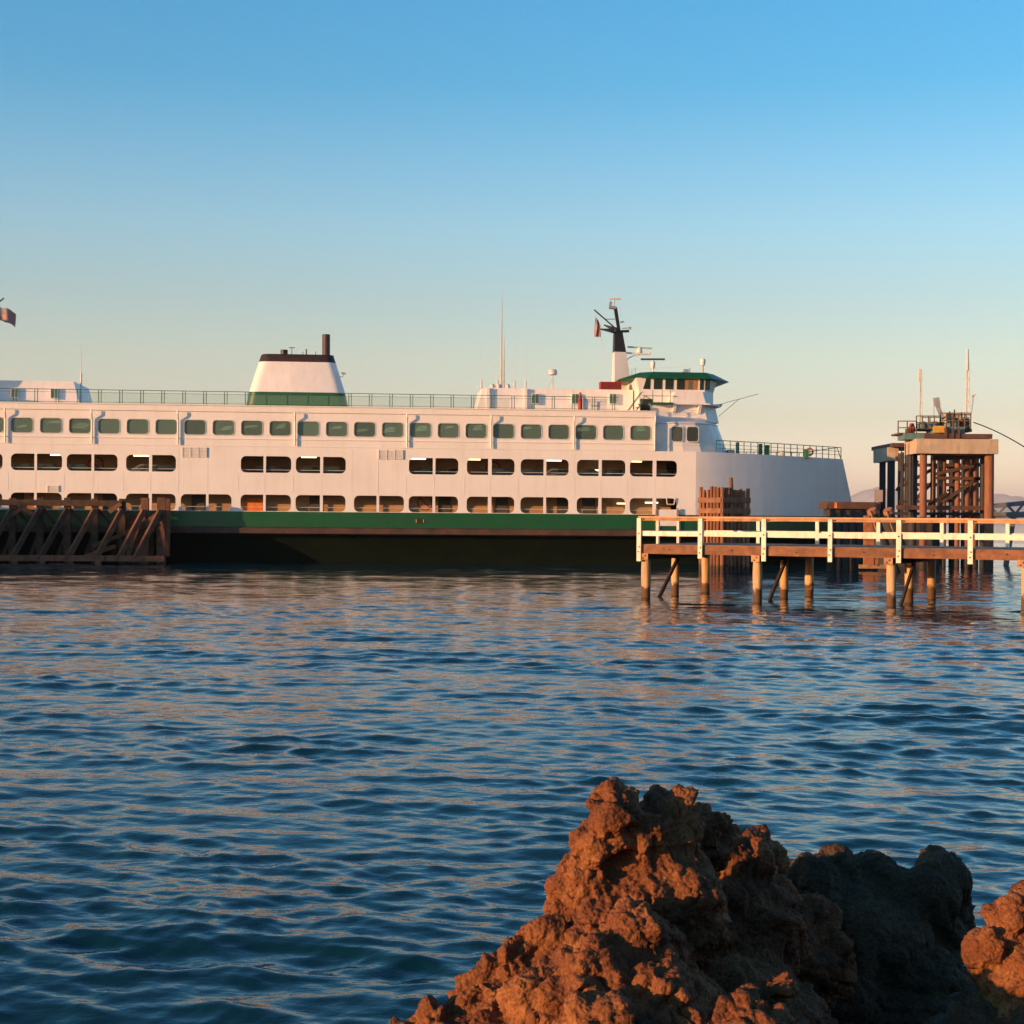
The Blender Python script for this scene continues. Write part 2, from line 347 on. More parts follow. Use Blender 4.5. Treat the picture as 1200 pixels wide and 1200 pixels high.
# ---- far mountains
def build_mountains():
    m = mat('far_mountain_rock', (.16, .16, .17), .9, var=.3, scale=.0007, dirt=(.75, .75, .78), dirt_amt=.8, dirt_scale=(.0005, .0005, .002))
    D = 28000.0
    xs = np.linspace(-7800, 16000, 300)
    def ridge(x):
        px = 600 + FPX * x / D
        e = 20 + 7 * noise.fractal(Vector((px * .011, 3.1, 0)), 1.0, 2.0, 5)
        e += 22 * math.exp(-((px - 1030) / 34.0) ** 2) + 12 * math.exp(-((px - 1175) / 60.0) ** 2) + 6 * math.exp(-((px - 1230) / 26.0) ** 2)
        e += 2.5 * noise.fractal(Vector((px * .06, 9.1, 0)), 1.0, 2.0, 4)
        return max(3.0, e) * D / FPX
    rows = []
    prof = [(0.0, -7500, -5), (.12, -5700, 0), (.38, -3600, 0), (.7, -1560, 0), (1.0, 0, 0), (.55, 2700, 0), (0, 6600, -5)]
    for x in xs:
        h = ridge(x)
        rows.append([(x, D + dy + 400 * noise.noise(Vector((x * .0013, dy * .0007, 1))), f * h * (1 + .22 * noise.noise(Vector((x * .002, dy * .003, 5)))) + dz if 0 < f < 1 else f * h + dz) for f, dy, dz in prof])
    b = MB().loft(rows, cap=False, closed=False)
    kind(b.build('mountains', m, smooth=True), 'structure')
build_mountains()

# ---- low wooded headland out of view to the left; it keeps the evening sun off the ferry's lower left hull
def build_headland():
    m = mat('headland_scrub', (.06, .065, .03), .9, var=.4, scale=.2)
    rows = []
    base = Vector((-168, 58, 0)); al = Vector((.5, -.866, 0)); to = Vector((-.866, -.5, 0))
    for i in range(41):
        u = -90 + 106 * i / 40
        top = 22.9 * (1 if u < -2 else max(0.02, 1 - ((u + 2) / 18.5) ** 2 * .6))
        top *= 1 + .03 * noise.noise(Vector((u * .2, 0, 0)))
        row = []
        for f, d, z in ((0, -34, -2), (.4, -22, 0), (.9, -6, 0), (1.0, 0, 0), (.85, 16, 0), (0, 46, -2)):
            p = base + al * u + to * d; row.append((p.x, p.y, f * top + z))
        rows.append(row)
    kind(MB().loft(rows, cap=False, closed=False).build('headland', m, smooth=True), 'structure')
build_headland()

# ---- rocky shore under the camera
def build_shore():
    m = mat('shore_rubble', (.14, .085, .055), .9, var=.4, scale=2, bump=.8, bscale=5)
    rows = []
    for i in range(46):
        y = -12 + 24.5 * i / 45
        row = []
        for j in range(50):
            x = -14 + 30 * j / 49
            z = 2.3 - .235 * max(0, y) - .012 * max(0, y) ** 2 + .22 * noise.noise(Vector((x * .8, y * .8, 2)))
            row.append((x, y, z))
        rows.append(row)
    kind(MB().loft(rows, cap=False, closed=False).build('shore', m), 'structure')
build_shore()
# ---- unseen slope behind the viewpoint, added to cut sky light on the boulders
def build_sky_blocker():
    m = mat('sky_blocker_scrub', (.055, .06, .03), .95, var=.4, scale=.6)
    rows = []
    for i in range(30):
        x = -9 + 70 * i / 29; row = []
        for f, y in ((0.0, -3.0), (.12, -6), (.4, -9), (.75, -13), (.95, -18), (1.0, -26), (1.0, -60)):
            row.append((x, y + 1.2 * noise.noise(Vector((x * .3, y * .2, 4))), 1.2 + f * 13 * min(1, .45 + i / 10) + .6 * noise.noise(Vector((x * .25, y * .25, 8)))))
        rows.append(row)
    kind(MB().loft(rows, cap=False, closed=False).build('sky_blocker', m, smooth=True), 'structure')
build_sky_blocker()
# ---- evening haze over the strait
hz = MB().box(-46000, 46000, -46000, 46000, -6.0, 880.0)
m_h = bpy.data.materials.new('haze_air'); m_h.use_nodes = True
hn, hl = m_h.node_tree.nodes, m_h.node_tree.links
hn.remove(hn['Principled BSDF']); pv_ = hn.new('ShaderNodeVolumePrincipled'); pv_.inputs['Color'].default_value = (.86, .9, 1.0, 1); pv_.inputs['Density'].default_value = .000035; pv_.inputs['Anisotropy'].default_value = .0
hl.new(pv_.outputs[0], hn['Material Output'].inputs['Volume'])
kind(hz.build('haze', m_h), 'stuff')

# ================================================================== THE FERRY
ferry = thing('car_ferry', 'large white double-ended car ferry with green hull band, funnel and wheelhouse roof', 'ferry', tuple(FO), YAW)
ZG, ZR, ZB, ZP, ZS = 4.38, 3.10, 2.44, 9.86, 13.30
SF = 34.2                                         # flat side runs to here
tipT = P(985, 534, -5.2)[0]; tipB = P(1000, 590, -5.2)[0]
def Lz(z): return tipT + (tipB - tipT) * (9.66 - z) / (9.66 - 5.0)
def halfw(s):
    a = max(0.0, abs(s) - SF) / (tipB - SF)
    return 12.0 - 6.8 * a ** 1.25
def plan(z, off=0.0, s0=None, n=44):
    L = Lz(max(z, 2.4)); pts = []
    lo = -L if s0 is None else s0
    ss = [lo + (L - lo) * i / n for i in range(n + 1)]
    for s in ss: pts.append((s, -(halfw(s) + off), z))
    for s in reversed(ss): pts.append((s, halfw(s) + off, z))
    return pts
# lower hull (set back under the guard), guard, green band
MB().loft([plan(-1.5, -3.4), plan(0, -2.6), plan(1.3, -1.6), plan(2.5, -.5)]).build('lower_hull', hullblack, ferry, True)
gd = MB().loft([plan(ZB, .12), plan(ZB + .12, .34), plan(ZR - .12, .34), plan(ZR, .1)]).build('rubbing_guard', rust, ferry, True)
gb = MB().loft([plan(ZR + .002, .05), plan(ZG, .03)], cap=False).build('green_hull_band', green, ferry, True)
s_f, z_f = P(492, 610.5)
MB().box(s_f - .27, s_f + .27, -12.1, -11.9, z_f - .2, z_f + .2).build('fairlead', rubber, gb)
for k in (-1, 1):
    MB().box(s_f + k * .31 - .035, s_f + k * .31 + .035, -12.12, -11.9, z_f - .14, z_f + .14).build('fairlead_roller', yellowm, gb)
# decks
MB().loft([plan(4.12, -.35), plan(4.2, -.35)]).build('car_deck', innerdark, ferry)
MB().box(-33, 33, -11.85, 11.85, 6.72, 6.86).build('upper_car_deck', innerdark, ferry)
MB().box(-34, 34, -11.85, 11.85, 9.5, 9.8).build('cabin_deck', inner, ferry)

# side plating with its openings
WPITCH, WC0 = 2.3675, -22.745
win_c = [WC0 + WPITCH * k for k in range(-3, 23)]
win_c = [c for c in win_c if c > -30]
open_pairs = [(-33.1, -31.1, -30.9, -28.95), (-28.5, -26.5, -26.3, -24.3), (-23.62, -21.71, -21.5, -19.45), (-19.07, -17.04, -16.83, -14.9), (-14.2, -12.31, -12.06, -10.09), (-9.66, -7.57, -7.36, -5.45), (-4.7, -2.81, -2.6, -.49), (-.1, 1.94, 2.19, 4.09), (4.81, 6.72, 6.94, 9.04), (9.44, 11.47, 11.69, 13.65), (14.38, 16.2, 16.5, 18.47), (18.99, 20.97, 21.19, 23.14), (23.84, 25.73, 25.99, 28.06), (28.43, 30.44, 30.74, 32.56)]
mezz_skip = (5, 8)
ZM0, ZM1, ZL0, ZL1 = 7.66, 9.05, 4.42, 5.80
holes = []
for c in win_c: holes.append(rrect(c, 11.41, 1.86, 1.31, .3))
for i, (a, b, c, d) in enumerate(open_pairs):
    for (z0, z1, use) in ((ZM0, ZM1, i not in mezz_skip), (ZL0, ZL1, True)):
        if not use: continue
        r = .42
        holes.append(rrect((a + b) / 2, (z0 + z1) / 2, b - a, z1 - z0, r, corners=(0, 0, 1, 1)))
        holes.append(rrect((c + d) / 2, (z0 + z1) / 2, d - c, z1 - z0, r, corners=(1, 1, 0, 0)))
SH = 30.62
outline = [(-SF, ZG + .003), (SF, ZG + .003), (SF, ZP), (SH, ZP), (SH, 12.75), (-SH, 12.75), (-SH, ZP), (-SF, ZP)]
sidew = sheet_with_holes('side_plating', outline, holes, -11.94, .12, white, ferry)
MB().box(-SF, SF, 11.8, 12, ZG + .003, 12.74).build('side_plating', white, ferry)
# seams and ledges on the side
MB().box(-SH, SH, -12.06, -11.99, 10.44, 10.5).build('ledge_strip', white2, sidew)
MB().box(-SF, SH, -12.03, -11.99, 9.84, 9.9).build('ledge_strip', white2, sidew)
sm = MB()
for i, (a, b, c, d) in enumerate(open_pairs):
    for x in ((b + c) / 2, a - .22):
        sm.box(x - .02, x + .02, -12.012, -11.99, 5.95, 7.5)
        if i in mezz_skip: sm.box(x - .02, x + .02, -12.012, -11.99, 7.5, 9.7)
sm.build('weld_seam', white, sidew)['kind'] = 'stuff'
# louvres
for (x0, y0, x1, y1, nx, nz) in ((214, 524, 242, 536, 3, 7), (444, 527, 472, 538.5, 3, 7), (56, 569, 68.5, 576.5, 1, 5)):
    s0, z1 = P(x0, y0); s1, z0 = P(x1, y1)
    lv = MB().box(s0, s1, -12.02, -11.99, z0, z1).build('louvre', lightgrey, ferry)
    for k in range(nz):
        z = z0 + (z1 - z0) * (k + .5) / nz
        MB().bar((s0 + .03, -12.05, z), (s1 - .03, -12.05, z), .05, (z1 - z0) / nz * .62).build('slat', white2, lv)
    for k in range(nx + 1):
        x = s0 + (s1 - s0) * k / nx
        MB().box(x - .02, x + .02, -12.1, -12.02, z0, z1).build('louvre_frame', white2, lv)
# downspouts, standing off under the eave and bending back to the plating
for px in (-95, 6.7, 108, 208.7, 345.8, 477, 575.5, 672.5, 766.7):
    s = P(px, 500)[0] if px < 766 else SH - .06
    MB().path([(s, -12.42, 12.78), (s, -12.42, 12.45), (s, -12.17, 12.0), (s, -12.17, 9.95)], .075, 8).build('downspout', white2, ferry, True)
# passenger cabin windows
fr = MB()
def ring_frame(b, poly, t0, t1, w):
    cx = sum(p[0] for p in poly) / len(poly); cz = sum(p[1] for p in poly) / len(poly)
    n = len(poly)
    def sc(k): return [((x - cx) * k[0] + cx, (z - cz) * k[1] + cz) for x, z in poly]
    xs = max(p[0] for p in poly) - cx; zs = max(p[1] for p in poly) - cz
    out = sc(((xs + w * .3) / xs, (zs + w * .3) / zs)); inn = sc(((xs - w) / xs, (zs - w) / zs))
    vs = [(x, t, z) for poly2, t in ((out, t1), (out, t0), (inn, t0), (inn, t1)) for x, z in poly2]
    fs = []
    for k in range(3):
        for i in range(n):
            j = (i + 1) % n; fs.append((k * n + i, k * n + j, (k + 1) * n + j, (k + 1) * n + i))
    b.add(vs, fs)
ring_frame(fr, rrect(0, 0, 1.86, 1.31, .3), -.035, .05, .05)
frame_me = fr.mesh('window_frame', lightgrey)
pane_me = MB().prism([(x, 0, z) for x, z in rrect(0, 0, 1.84, 1.29, .29)], (0, .02, 0)).mesh('window', glassm)
for c in win_c:
    w = inst('window', pane_me, ferry, (c, -11.93, 11.41)); inst('window_frame', frame_me, w, (0, -.06, 0))
# passenger cabin interior
MB().box(-30, 30, -7.2, -7.05, 9.82, 12.6).build('cabin_inner_wall', inner, ferry)
MB().box(-30, 30, -11.85, 11.8, 12.52, 12.62).build('cabin_ceiling', white2, ferry)
for i, c in enumerate(win_c):
    if rnd.random() < .4: continue
    nl_ = rnd.choice((2, 3, 4, 4)); z_ = 11.15 + rnd.uniform(.15, .6); tilt = rnd.choice((-.05, .05, .04)); xo = rnd.uniform(-.35, .35); ln = rnd.uniform(.35, .62)
    for k in range(nl_):
        t = -10.8 + .5 * k; zz_ = z_ + .14 * k
        if zz_ > 12.2: break
        MB().bar((c + xo - ln + .1 * k, t, zz_ - tilt), (c + xo + ln, t, zz_ + tilt), .04, .035).build('cabin_streak', streakglow, ferry)  # glowing bars imitate the streaks of light in the panes
for i in range(-9, 11):
    x = i * 2.9 + rnd.uniform(-.4, .4)
    if rnd.random() < .7: MB().box(x - .5, x + .5, -11.3, -10.7, 9.82, 10.95 + rnd.uniform(0, .15)).build('cabin_bench', teal, ferry)
# car deck interior: casing, doors, warnings, rails, lamps
MB().box(-30, 32.5, -9.40, -9.20, 4.2, 6.7).build('engine_casing', inner, ferry)
MB().box(-32.5, 32.5, -7.0, -6.85, 6.87, 9.49).build('engine_casing', inner, ferry)
for px in (232, 370, 521, 588, 660, 20, 128, 690):
    s = P(px, 590, -9.45)[0]
    MB().box(s - .55, s + .55, -9.47, -9.39, 4.22, 6.2).build('casing_door', innerdark, ferry)
for (px0, px1) in ((36, 41), (43, 49), (290, 309)):
    s0, s1 = P(px0, 590, -9.7)[0], P(px1, 590, -9.7)[0]
    MB().box(s0, s1, -9.75, -9.41, 4.22, 5.5).build('orange_glow_panel', orangem, ferry)  # orange boxes paint in the sunlit glow on the casing
def no_sign(s, t, z, r):
    b = MB(); n = 20
    vs, fs = [], []
    for rr in (r, r * .84):
        for y in (t, t - .02): vs += [(s + rr * math.cos(2 * math.pi * i / n), y, z + rr * math.sin(2 * math.pi * i / n)) for i in range(n)]
    for i in range(n):
        j = (i + 1) % n
        fs += [(i, j, n + j, n + i), (n + i, n + j, 3 * n + j, 3 * n + i), (2 * n + i, 2 * n + j, 3 * n + j, 3 * n + i)]
    b.add(vs, fs); b.bar((s - r * .62, t - .012, z + r * .62), (s + r * .62, t - .012, z - r * .62), .02, r * .14, up=(0, 0, 1))
    b.build('prohibition_mark', redm, ferry)
no_sign(P(498, 591, -9.45)[0], -9.41, 5.25, .68)
no_sign(P(124, 588, -9.45)[0], -9.41, 5.4, .62)
no_sign(P(112, 543, -7.1)[0], -7.02, 8.35, .7)
no_sign(P(578, 546, -7.1)[0], -7.02, 8.3, .7)
for i, (a, b, c, d) in enumerate(open_pairs):
    for z, use in ((ZM0 + .24, i not in mezz_skip), (ZL0 + .34, True)):
        if use: MB().tube((a, -11.8, z), (d, -11.8, z), .022, n=5).build('guard_wire', lightgrey, ferry)
for (x0, x1, y, t) in ((59, 70.5, 533, -10.6), (156.5, 174.5, 534, -10.6), (353, 371, 535.6, -10.6), (481, 499, 537.6, -10.6), (548, 563, 538.4, -10.6), (640, 658, 539.6, -10.6), (740, 752, 540.8, -10.6), (692, 702, 551, -8.2), (723, 733, 590, -10.2), (756, 771, 589, -10.2)):
    s0, z = P(x0, y, t); s1 = P(x1, y, t)[0]
    MB().box(s0, s1, t - .07, t + .07, z - .06, z + .06).build('ceiling_lamp', lampm, ferry)
# white sign board on two posts, hung on the hull by the last opening
s0, z1 = P(770.5, 597, -12.25); s1, z0 = P(793, 611, -12.25)
pn = MB().box(s0, s1, -12.2, -12.12, z0 - .4, z1).build('white_board', white, ferry)
for s in (s0 - .12, s1 + .1): MB().box(s - .05, s + .05, -12.3, -12.15, z0 - 1.1, z1 + .1).build('board_post', woodwarm, pn)
a = [Q(781, 583.5, -12.1), Q(782, 591, -12.1), Q(790, 591, -12.1), Q(791, 583.5, -12.1)]
MB().path(a, .05).build('board_hoop', lightgrey, pn, True)

# ends of the ship: bow walls (curved), both ends
for m_ in (False, True):
    L0 = SF + .001
    rings = []
    for z in (ZG + .003, 5.6, 7.0, 8.4, 9.66):
        L = Lz(z); n = 22; r_ = []
        for i in range(n + 1):
            s = L0 + (L - L0) * i / n; r_.append((s, -halfw(s), z))
        for i in range(n, -1, -1):
            s = L0 + (L - L0) * i / n; r_.append((s, halfw(s), z))
        rings.append(r_)
    # sheer: the bulwark top falls a little towards the tip
    rings[-1] = [(x, y, 9.86 - .26 * max(0, (x - L0) / (tipT - L0)) ** 1.2) for x, y, z in rings[-1]]
    bw = MB().loft(rings, cap=False, closed=False).build('bow_wall', white, ferry, True, m_)
    MB().add(rings[-1], [tuple(range(len(rings[-1])))]).build('bow_deck', deckmat, ferry, False, m_)
    # green rail round the bow deck
    rl = MB(); zt = {}
    pts = [p for p in rings[-1] if p[0] > 36.2 and p[1] < 0]
    for dz, rr in ((1.05, .035), (.7, .02), (.38, .02)):
        rl.path([(p[0] - .12, p[1] + .1, p[2] + dz) for p in pts], rr, 5)
    br = rl.build('bow_railing', railgreen, ferry, False, m_)
    for p in pts[::1]:
        MB().bar((p[0] - .12, p[1] + .1, p[2]), (p[0] - .12, p[1] + .1, p[2] + 1.06), .06).build('post', railgreen, br, False, m_)
    fpts = [(p[0] - .12, -p[1] - .1, p[2]) for p in pts]
    r2 = MB(); r2.path([(p[0], p[1], p[2] + 1.05) for p in fpts], .035, 5); r2.path([(p[0], p[1], p[2] + .6) for p in fpts], .02, 5)
    for p in fpts: r2.bar(p, (p[0], p[1], p[2] + 1.05), .06)
    r2.build('bow_railing', railgreen, ferry, False, m_)
    e = pts[-1]; MB().path([(e[0] - .12, e[1] + .1, e[2]), (e[0] - .5, e[1] + .1, e[2] + 1.05), (e[0] - .5, -e[1] - .1, e[2] + 1.05)], .04, 5).build('bow_railing', railgreen, ferry, False, m_)
    # deck lockers, vents, gangway frames on the bow deck
    for (px, w, h, mm) in ((858, .6, .55, lightgrey), (866, .18, 1.2, railgreen), (893, .22, 1.1, railgreen), (901, .3, 1.0, railgreen), (919, .3, .5, lightgrey), (947, .3, .65, railgreen)):
        s, z = P(px, 530, -8.5)
        if s > 47: continue
        MB().box(s - w / 2, s + w / 2, -8.2, -7.6, 9.5, 9.7 + h).build('deck_locker', mm, ferry, False, m_)
    if not m_:
        s, _ = P(953.5, 530, -9.0); hw = halfw(s) - .02; n = 18
        lr = MB(); zc = P(953.5, 529.5, -hw)[1]
        rings2 = []
        for i in range(n):
            a = 2 * math.pi * i / n; cx, cz = math.cos(a), math.sin(a)
            rings2.append([(s + cx * (.3 + .08 * math.cos(b)), -hw - .05 + .08 * math.sin(b), zc + cz * (.3 + .08 * math.cos(b))) for b in [2 * math.pi * k / 6 for k in range(6)]])
        rings2.append(rings2[0]); lr.loft(rings2, cap=False).build('life_ring', mat('faded_orange_ring', (.38, .14, .06), .6), ferry, True)
    # end house on the cabin deck
    def hplan(z, ds=0.0, ins=0.0):
        se = P(853, 527, -7.6)[0]
        near = [(SH - .0, 11.45), (33.2, 11.45), (34.8, 11.2), (se - 1.6, 10.5), (se - .7, 9.3), (se, 7.6), (se + .15, 5.0)]
        pts_ = [(s - ds * max(0, (s - SH) / 6.8), -(w - ins), z) for s, w in near]
        return pts_ + [(s, -y, z2) for s, y, z2 in reversed(pts_)]
    RK = P(853, 527, -7.6)[0] - P(842, 497, -7.6)[0]
    eh = MB().loft([hplan(ZP), hplan(12.28, RK)]).build('end_house', white, ferry, False, m_)
    MB().loft([[(x, y - .02 if y < 0 else y + .02, z) for x, y, z in hplan(10.42, .3)], [(x, y - .02 if y < 0 else y + .02, z) for x, y, z in hplan(10.48, .33)]]).build('ledge_strip', white2, eh, False, m_)
    MB().loft([hplan(12.30, RK, -.05), hplan(12.40, RK, -.05), hplan(12.98, RK + .5, 1.9)]).build('sloped_roof', white2, ferry, False, m_)
    for (x0, x1) in ((786.5, 800.5), (804.5, 819)):
        s0, z1 = P(x0, 499.5, -11.45); s1, z0 = P(x1, 518, -11.45); cx, cz = (s0 + s1) / 2, (z0 + z1) / 2
        tt = -11.47 if cx < 34 else -11.40
        w = MB().prism([(x, tt, z) for x, z in rrect(cx, cz, s1 - s0, z1 - z0, .24)], (0, .03, 0)).build('end_window', glassm if False else darkglass, ferry, False, m_)
        f2 = MB(); ring_frame(f2, rrect(cx, cz, s1 - s0, z1 - z0, .24), tt - .03, tt + .05, .05); f2.build('window_frame', lightgrey, w, False, m_)
    # bridge substructure
    s0, s1 = P(764, 482, -9.2)[0], P(838, 482, -6)[0]
    z0, z1 = 12.7, P(800, 474.5, -8.8)[1]
    def oct_(s0, s1, w, z, c=1.6): return [(s0, -w, z), (s1 - c, -w, z), (s1, -w + c * 1.6, z), (s1, w - c * 1.6, z), (s1 - c, w, z), (s0, w, z)]
    sub = MB().loft([oct_(s0, s1 + .35, 8.6, z0), oct_(s0, s1, 8.6, z1)]).build('bridge_base', white2, ferry, False, m_)
    for k in range(3):
        z = z0 + .3 + k * .33
        MB().box(s0 + .1, s1 - 2.0, -8.66, -8.6, z, z + .05).build('ledge_strip', white2, sub, False, m_)
    MB().loft([oct_(s0 - .1, s1 + .4, 9.35, z1 + .002), oct_(s0 - .1, s1 + .4, 9.35, z1 + .12)]).build('bridge_deck', white2, ferry, False, m_)
    g0, g1 = P(761, 473, -9.5)[0], P(789, 473, -9.5)[0]
    MB().box(g0, g1, -9.46, -9.36, z1 - .05, z1 + .16).build('deck_edge', green, sub, False, m_)
    for px in (790.5, 820):
        s = P(px, 480, -8.9)[0]
        MB().prism([(s - .12, -9.3, z1), (s - .12, -8.6, z1), (s - .12, -8.6, z1 - .85)], (.24, 0, 0)).build('bracket', white2, sub, False, m_)
    # wheelhouse walls
    TW = 6.4
    h0, h1 = P(745, 455, -TW)[0], P(837, 455, -4)[0]
    zf = z1 + .12; zs = P(790, 457.2, -TW)[1]; zr = P(790, 443.5, -TW)[1]
    def wplan(s0_, s1_, w, z, c=1.3): return [(s0_, -w, z), (s1_ - c, -w, z), (s1_, -w + c * 1.8, z), (s1_, w - c * 1.8, z), (s1_ - c, w, z), (s0_, w, z)]
    wh = MB().loft([wplan(h0 + .3, h1 - .1, TW, zf - 1.3), wplan(h0 + .3, h1 - .1, TW, zs)]).build('wheelhouse', white2, ferry, False, m_)
    MB().loft([wplan(h0 + .3, h1 - .1, TW - .02, zs + .001), wplan(h0, h1 + .25, TW + .16, zr)], cap=False).build('window_band', white2, wh, False, m_)
    def tz(z): return -(TW - .02 + .18 * (z - zs) / (zr - zs))
    def wh_pane(x0, x1, x0t, mm, name='wheelhouse_window'):
        za, zb = zs + .06, zr - .06
        a = P(x0, 456, -TW)[0]; b = P(x1, 456, -TW)[0]; c = P(x0t, 445, -TW)[0]; d = P(x1, 445, -TW)[0]
        return MB().prism([(a, tz(za) - .03, za), (b, tz(za) - .03, za), (d, tz(zb) - .03, zb), (c, tz(zb) - .03, zb)], (0, .025, 0)).build(name, mm, ferry, False, m_)
    for (x0, x1, xt) in ((753.5, 762, 757), (766, 776, 766), (779.5, 789, 779.5), (793, 802.5, 793), (820, 824.5, 820), (826, 832, 826)):
        wh_pane(x0, x1, xt, darkglass)
    dr = wh_pane(803, 817, 803, mat('varnished_door', (.42, .17, .06), .4), 'wheelhouse_door')
    a = P(806.5, 455, -TW)[0]; b = P(811.5, 455, -TW)[0]
    MB().prism([(a, tz(zs + .1) - .045, zs + .1), (b, tz(zs + .1) - .045, zs + .1), (b, tz(zr - .2) - .045, zr - .2), (a, tz(zr - .2) - .045, zr - .2)], (0, .01, 0)).build('door_pane', glassm, dr, False, m_)
    # bridge wing bulwark, slanting
    b0, b1 = P(787, 475, -9.2)[0], P(838, 475, -9.0)[0]; b0t, b1t = P(792, 458.5, -9.0)[0], P(834.5, 459, -8.8)[0]
    zb0, zb1 = z1 + .13, P(812, 459, -8.9)[1]
    def wing(s0_, s1_, w, z): return [(s0_, -w, z), (s1_ - 1.0, -w, z), (s1_, -w + 1.6, z), (s1_, w - 1.6, z), (s1_ - 1.0, w, z), (s0_, w, z)]
    MB().loft([wing(b0, b1 + .1, 9.25, zb0), wing(b0t, b1t + .1, 9.0, zb1)], cap=False).build('wing_bulwark', white2, ferry, False, m_)
    # small rail abaft the wing
    rw = MB()
    for px in (765, 776, 785.5):
        s = P(px, 465, -9.2)[0]; rw.bar((s, -9.2, z1 + .12), (s, -9.2, P(px, 457, -9.2)[1]), .05)
    zt1 = P(775, 464, -9.2)[1]
    rw.bar((P(753, 464, -9.2)[0], -9.2, zt1), (b0t, -9.2, zt1), .05); rw.build('wing_rail', railgreen, ferry, False, m_)
    # roof: hipped green cap with a wide eave
    e0, e1 = P(728, 448, -6.0)[0], P(851, 444.5, -2.5)[0]
    r0_, r1_ = P(748, 440, -5)[0], P(838, 438.5, -5)[0]
    ze = P(790, 443.2, -7.0)[1]; zt = P(790, 438.2, -5.6)[1]
    def rplan(s0_, s1_, w, z, c=2.2): return [(s0_, -w + c, z), (s0_ + c, -w, z), (s1_ - c, -w, z), (s1_, -w + c * 1.5, z), (s1_, w - c * 1.5, z), (s1_ - c, w, z), (s0_ + c, w, z), (s0_, w - c, z)]
    MB().loft([rplan(e0 + .7, e1 - 1.2, 6.5, ze - .12), rplan(e0, e1, 7.0, ze), rplan(e0 + .05, e1 - .05, 6.98, ze + .05), rplan(r0_ + .1, r1_ - .1, 6.1, zt + .12, 1.0)]).build('wheelhouse_roof', green, ferry, False, m_)
    # texas deckhouse
    T = 4.0
    d0, d1 = (P(562, 470, -T)[0] if not m_ else -P(90, 470, -T)[0]), P(742, 460, -T)[0]; zd = P(650, 455.5, -T)[1]
    dh = MB().loft([[(d0 - .35, -T, ZS - .02), (d1, -T, ZS - .02), (d1, T, ZS - .02), (d0 - .35, T, ZS - .02)], [(d0 + .3, -T + .02, zd), (d1, -T + .02, zd), (d1, T - .02, zd), (d0 + .3, T - .02, zd)]]).build('texas_deckhouse', white2, ferry, False, m_)
    for px in (573, 617) if not m_ else ():
        s = P(px, 465, -T - .2)[0]; MB().box(s - .2, s + .05, -T - .32, -T, ZS - .02, zd - .04).build('wall_rib', white2, dh, False, m_)
    for px in ((627, 674, 718) if not m_ else (16.5, 63, -30)):
        s0, zt2 = P(px - 4, 461, -T - .3); s1, zb2 = P(px + 4.5, 473.5, -T - .3)
        if m_: s0, s1 = -s1, -s0; zt2, zb2 = P(16, 451, -T - .3)[1] - .25, P(16, 463, -T - .3)[1] - .25
        vb = MB().box(s0, s1, -T - .28, -T, zb2, zt2).build('window_box', white2, ferry, False, m_)
        MB().box(s0 + .06, (s0 + s1) / 2 - .06, -T - .31, -T - .27, zb2 + .06, zt2 - .06).build('shutter', railgreen, vb, False, m_)
        MB().box((s0 + s1) / 2 + .02, s1 - .05, -T - .31, -T - .27, zb2 + .06, zt2 - .06).build('pane', darkglass, vb, False, m_)
    s0, z = P(703, 453, -3.5); s1 = P(727.5, 453, -3.5)[0]
    rb = MB().box(s0, s1, -3.9, -2.9, zd, zd + .72).build('life_raft_bench', redm, ferry, False, m_)
    for k in range(10):
        x = s0 + (s1 - s0) * (k + .5) / 10; MB().box(x - .06, x + .06, -3.93, -3.89, zd + .06, zd + .66).build('slat', mat('dark_red_paint', (.16, .02, .015), .6), rb, False, m_)
    # stair up to the bridge, dark doorway
    MB().box(P(750, 480, -8)[0], P(765, 480, -8)[0], -8.2, -8.0, ZS, ZS + 1.35).build('stair_doorway', rubber, ferry, False, m_)
    st = MB(); a = Q(737, 481, -9); b = Q(753, 459, -9)
    st.bar(a, b, .06); st.bar(a + Vector((0, .9, 0)), b + Vector((0, .9, 0)), .06); st.bar(a - Vector((0, 0, .9)), b - Vector((0, 0, .9)), .2, .08)
    st.bar(Q(746, 481, -9), Q(756, 464, -9), .06); st.bar(Q(756, 464, -9), Q(765, 469, -9), .06)
    for k in range(6):
        p = a.lerp(b, k / 6) - Vector((0, 0, .85)); st.box(p.x - .12, p.x + .12, p.y, p.y + .9, p.z, p.z + .04)
    st.build('bridge_stair', railgreen, ferry, False, m_)
    # raft canister / extinguisher on the edge
    s, z = P(680, 470, -11)
    if not m_: MB().revolve((s, -11, ZS), ((.16, 0), (.2, .2), (.2, 1.05), (.1, 1.25), (.1, 1.6)), 10).build('extinguisher_locker', redm, ferry, True, m_)
    for (x0, x1, y0) in ((683, 711, 466.5),) if not m_ else ():
        s0, zz = P(x0, y0, -10.6); s1 = P(x1, y0, -10.6)[0]
        lk = MB().box(s0, s1, -10.9, -10.0, ZS, zz).build('deck_locker', white2, ferry, False, m_)
        MB().box((s0 + s1) / 2 - .35, (s0 + s1) / 2 + .35, -10.92, -10.89, zz - .72, zz - .66).build('locker_handle', black, lk, False, m_)
    # ---------------- mast
    TM = 0.0
    def mq(px, py, dt=0.0): return Q(px, py, TM + dt)
    def sec(pxl, pxr, py, hw): a = mq(pxl, py); b = mq(pxr, py); z = (a.z + b.z) / 2; return [(a.x, -hw, z), (b.x, -hw * .7, z), (b.x, hw * .7, z), (a.x, hw, z)]
    MB().loft([sec(718, 740, 462, .9), sec(718.5, 738, 446, .85), sec(719, 732.8, 413, .6)]).build('mast_trunk', white2, ferry, False, m_)
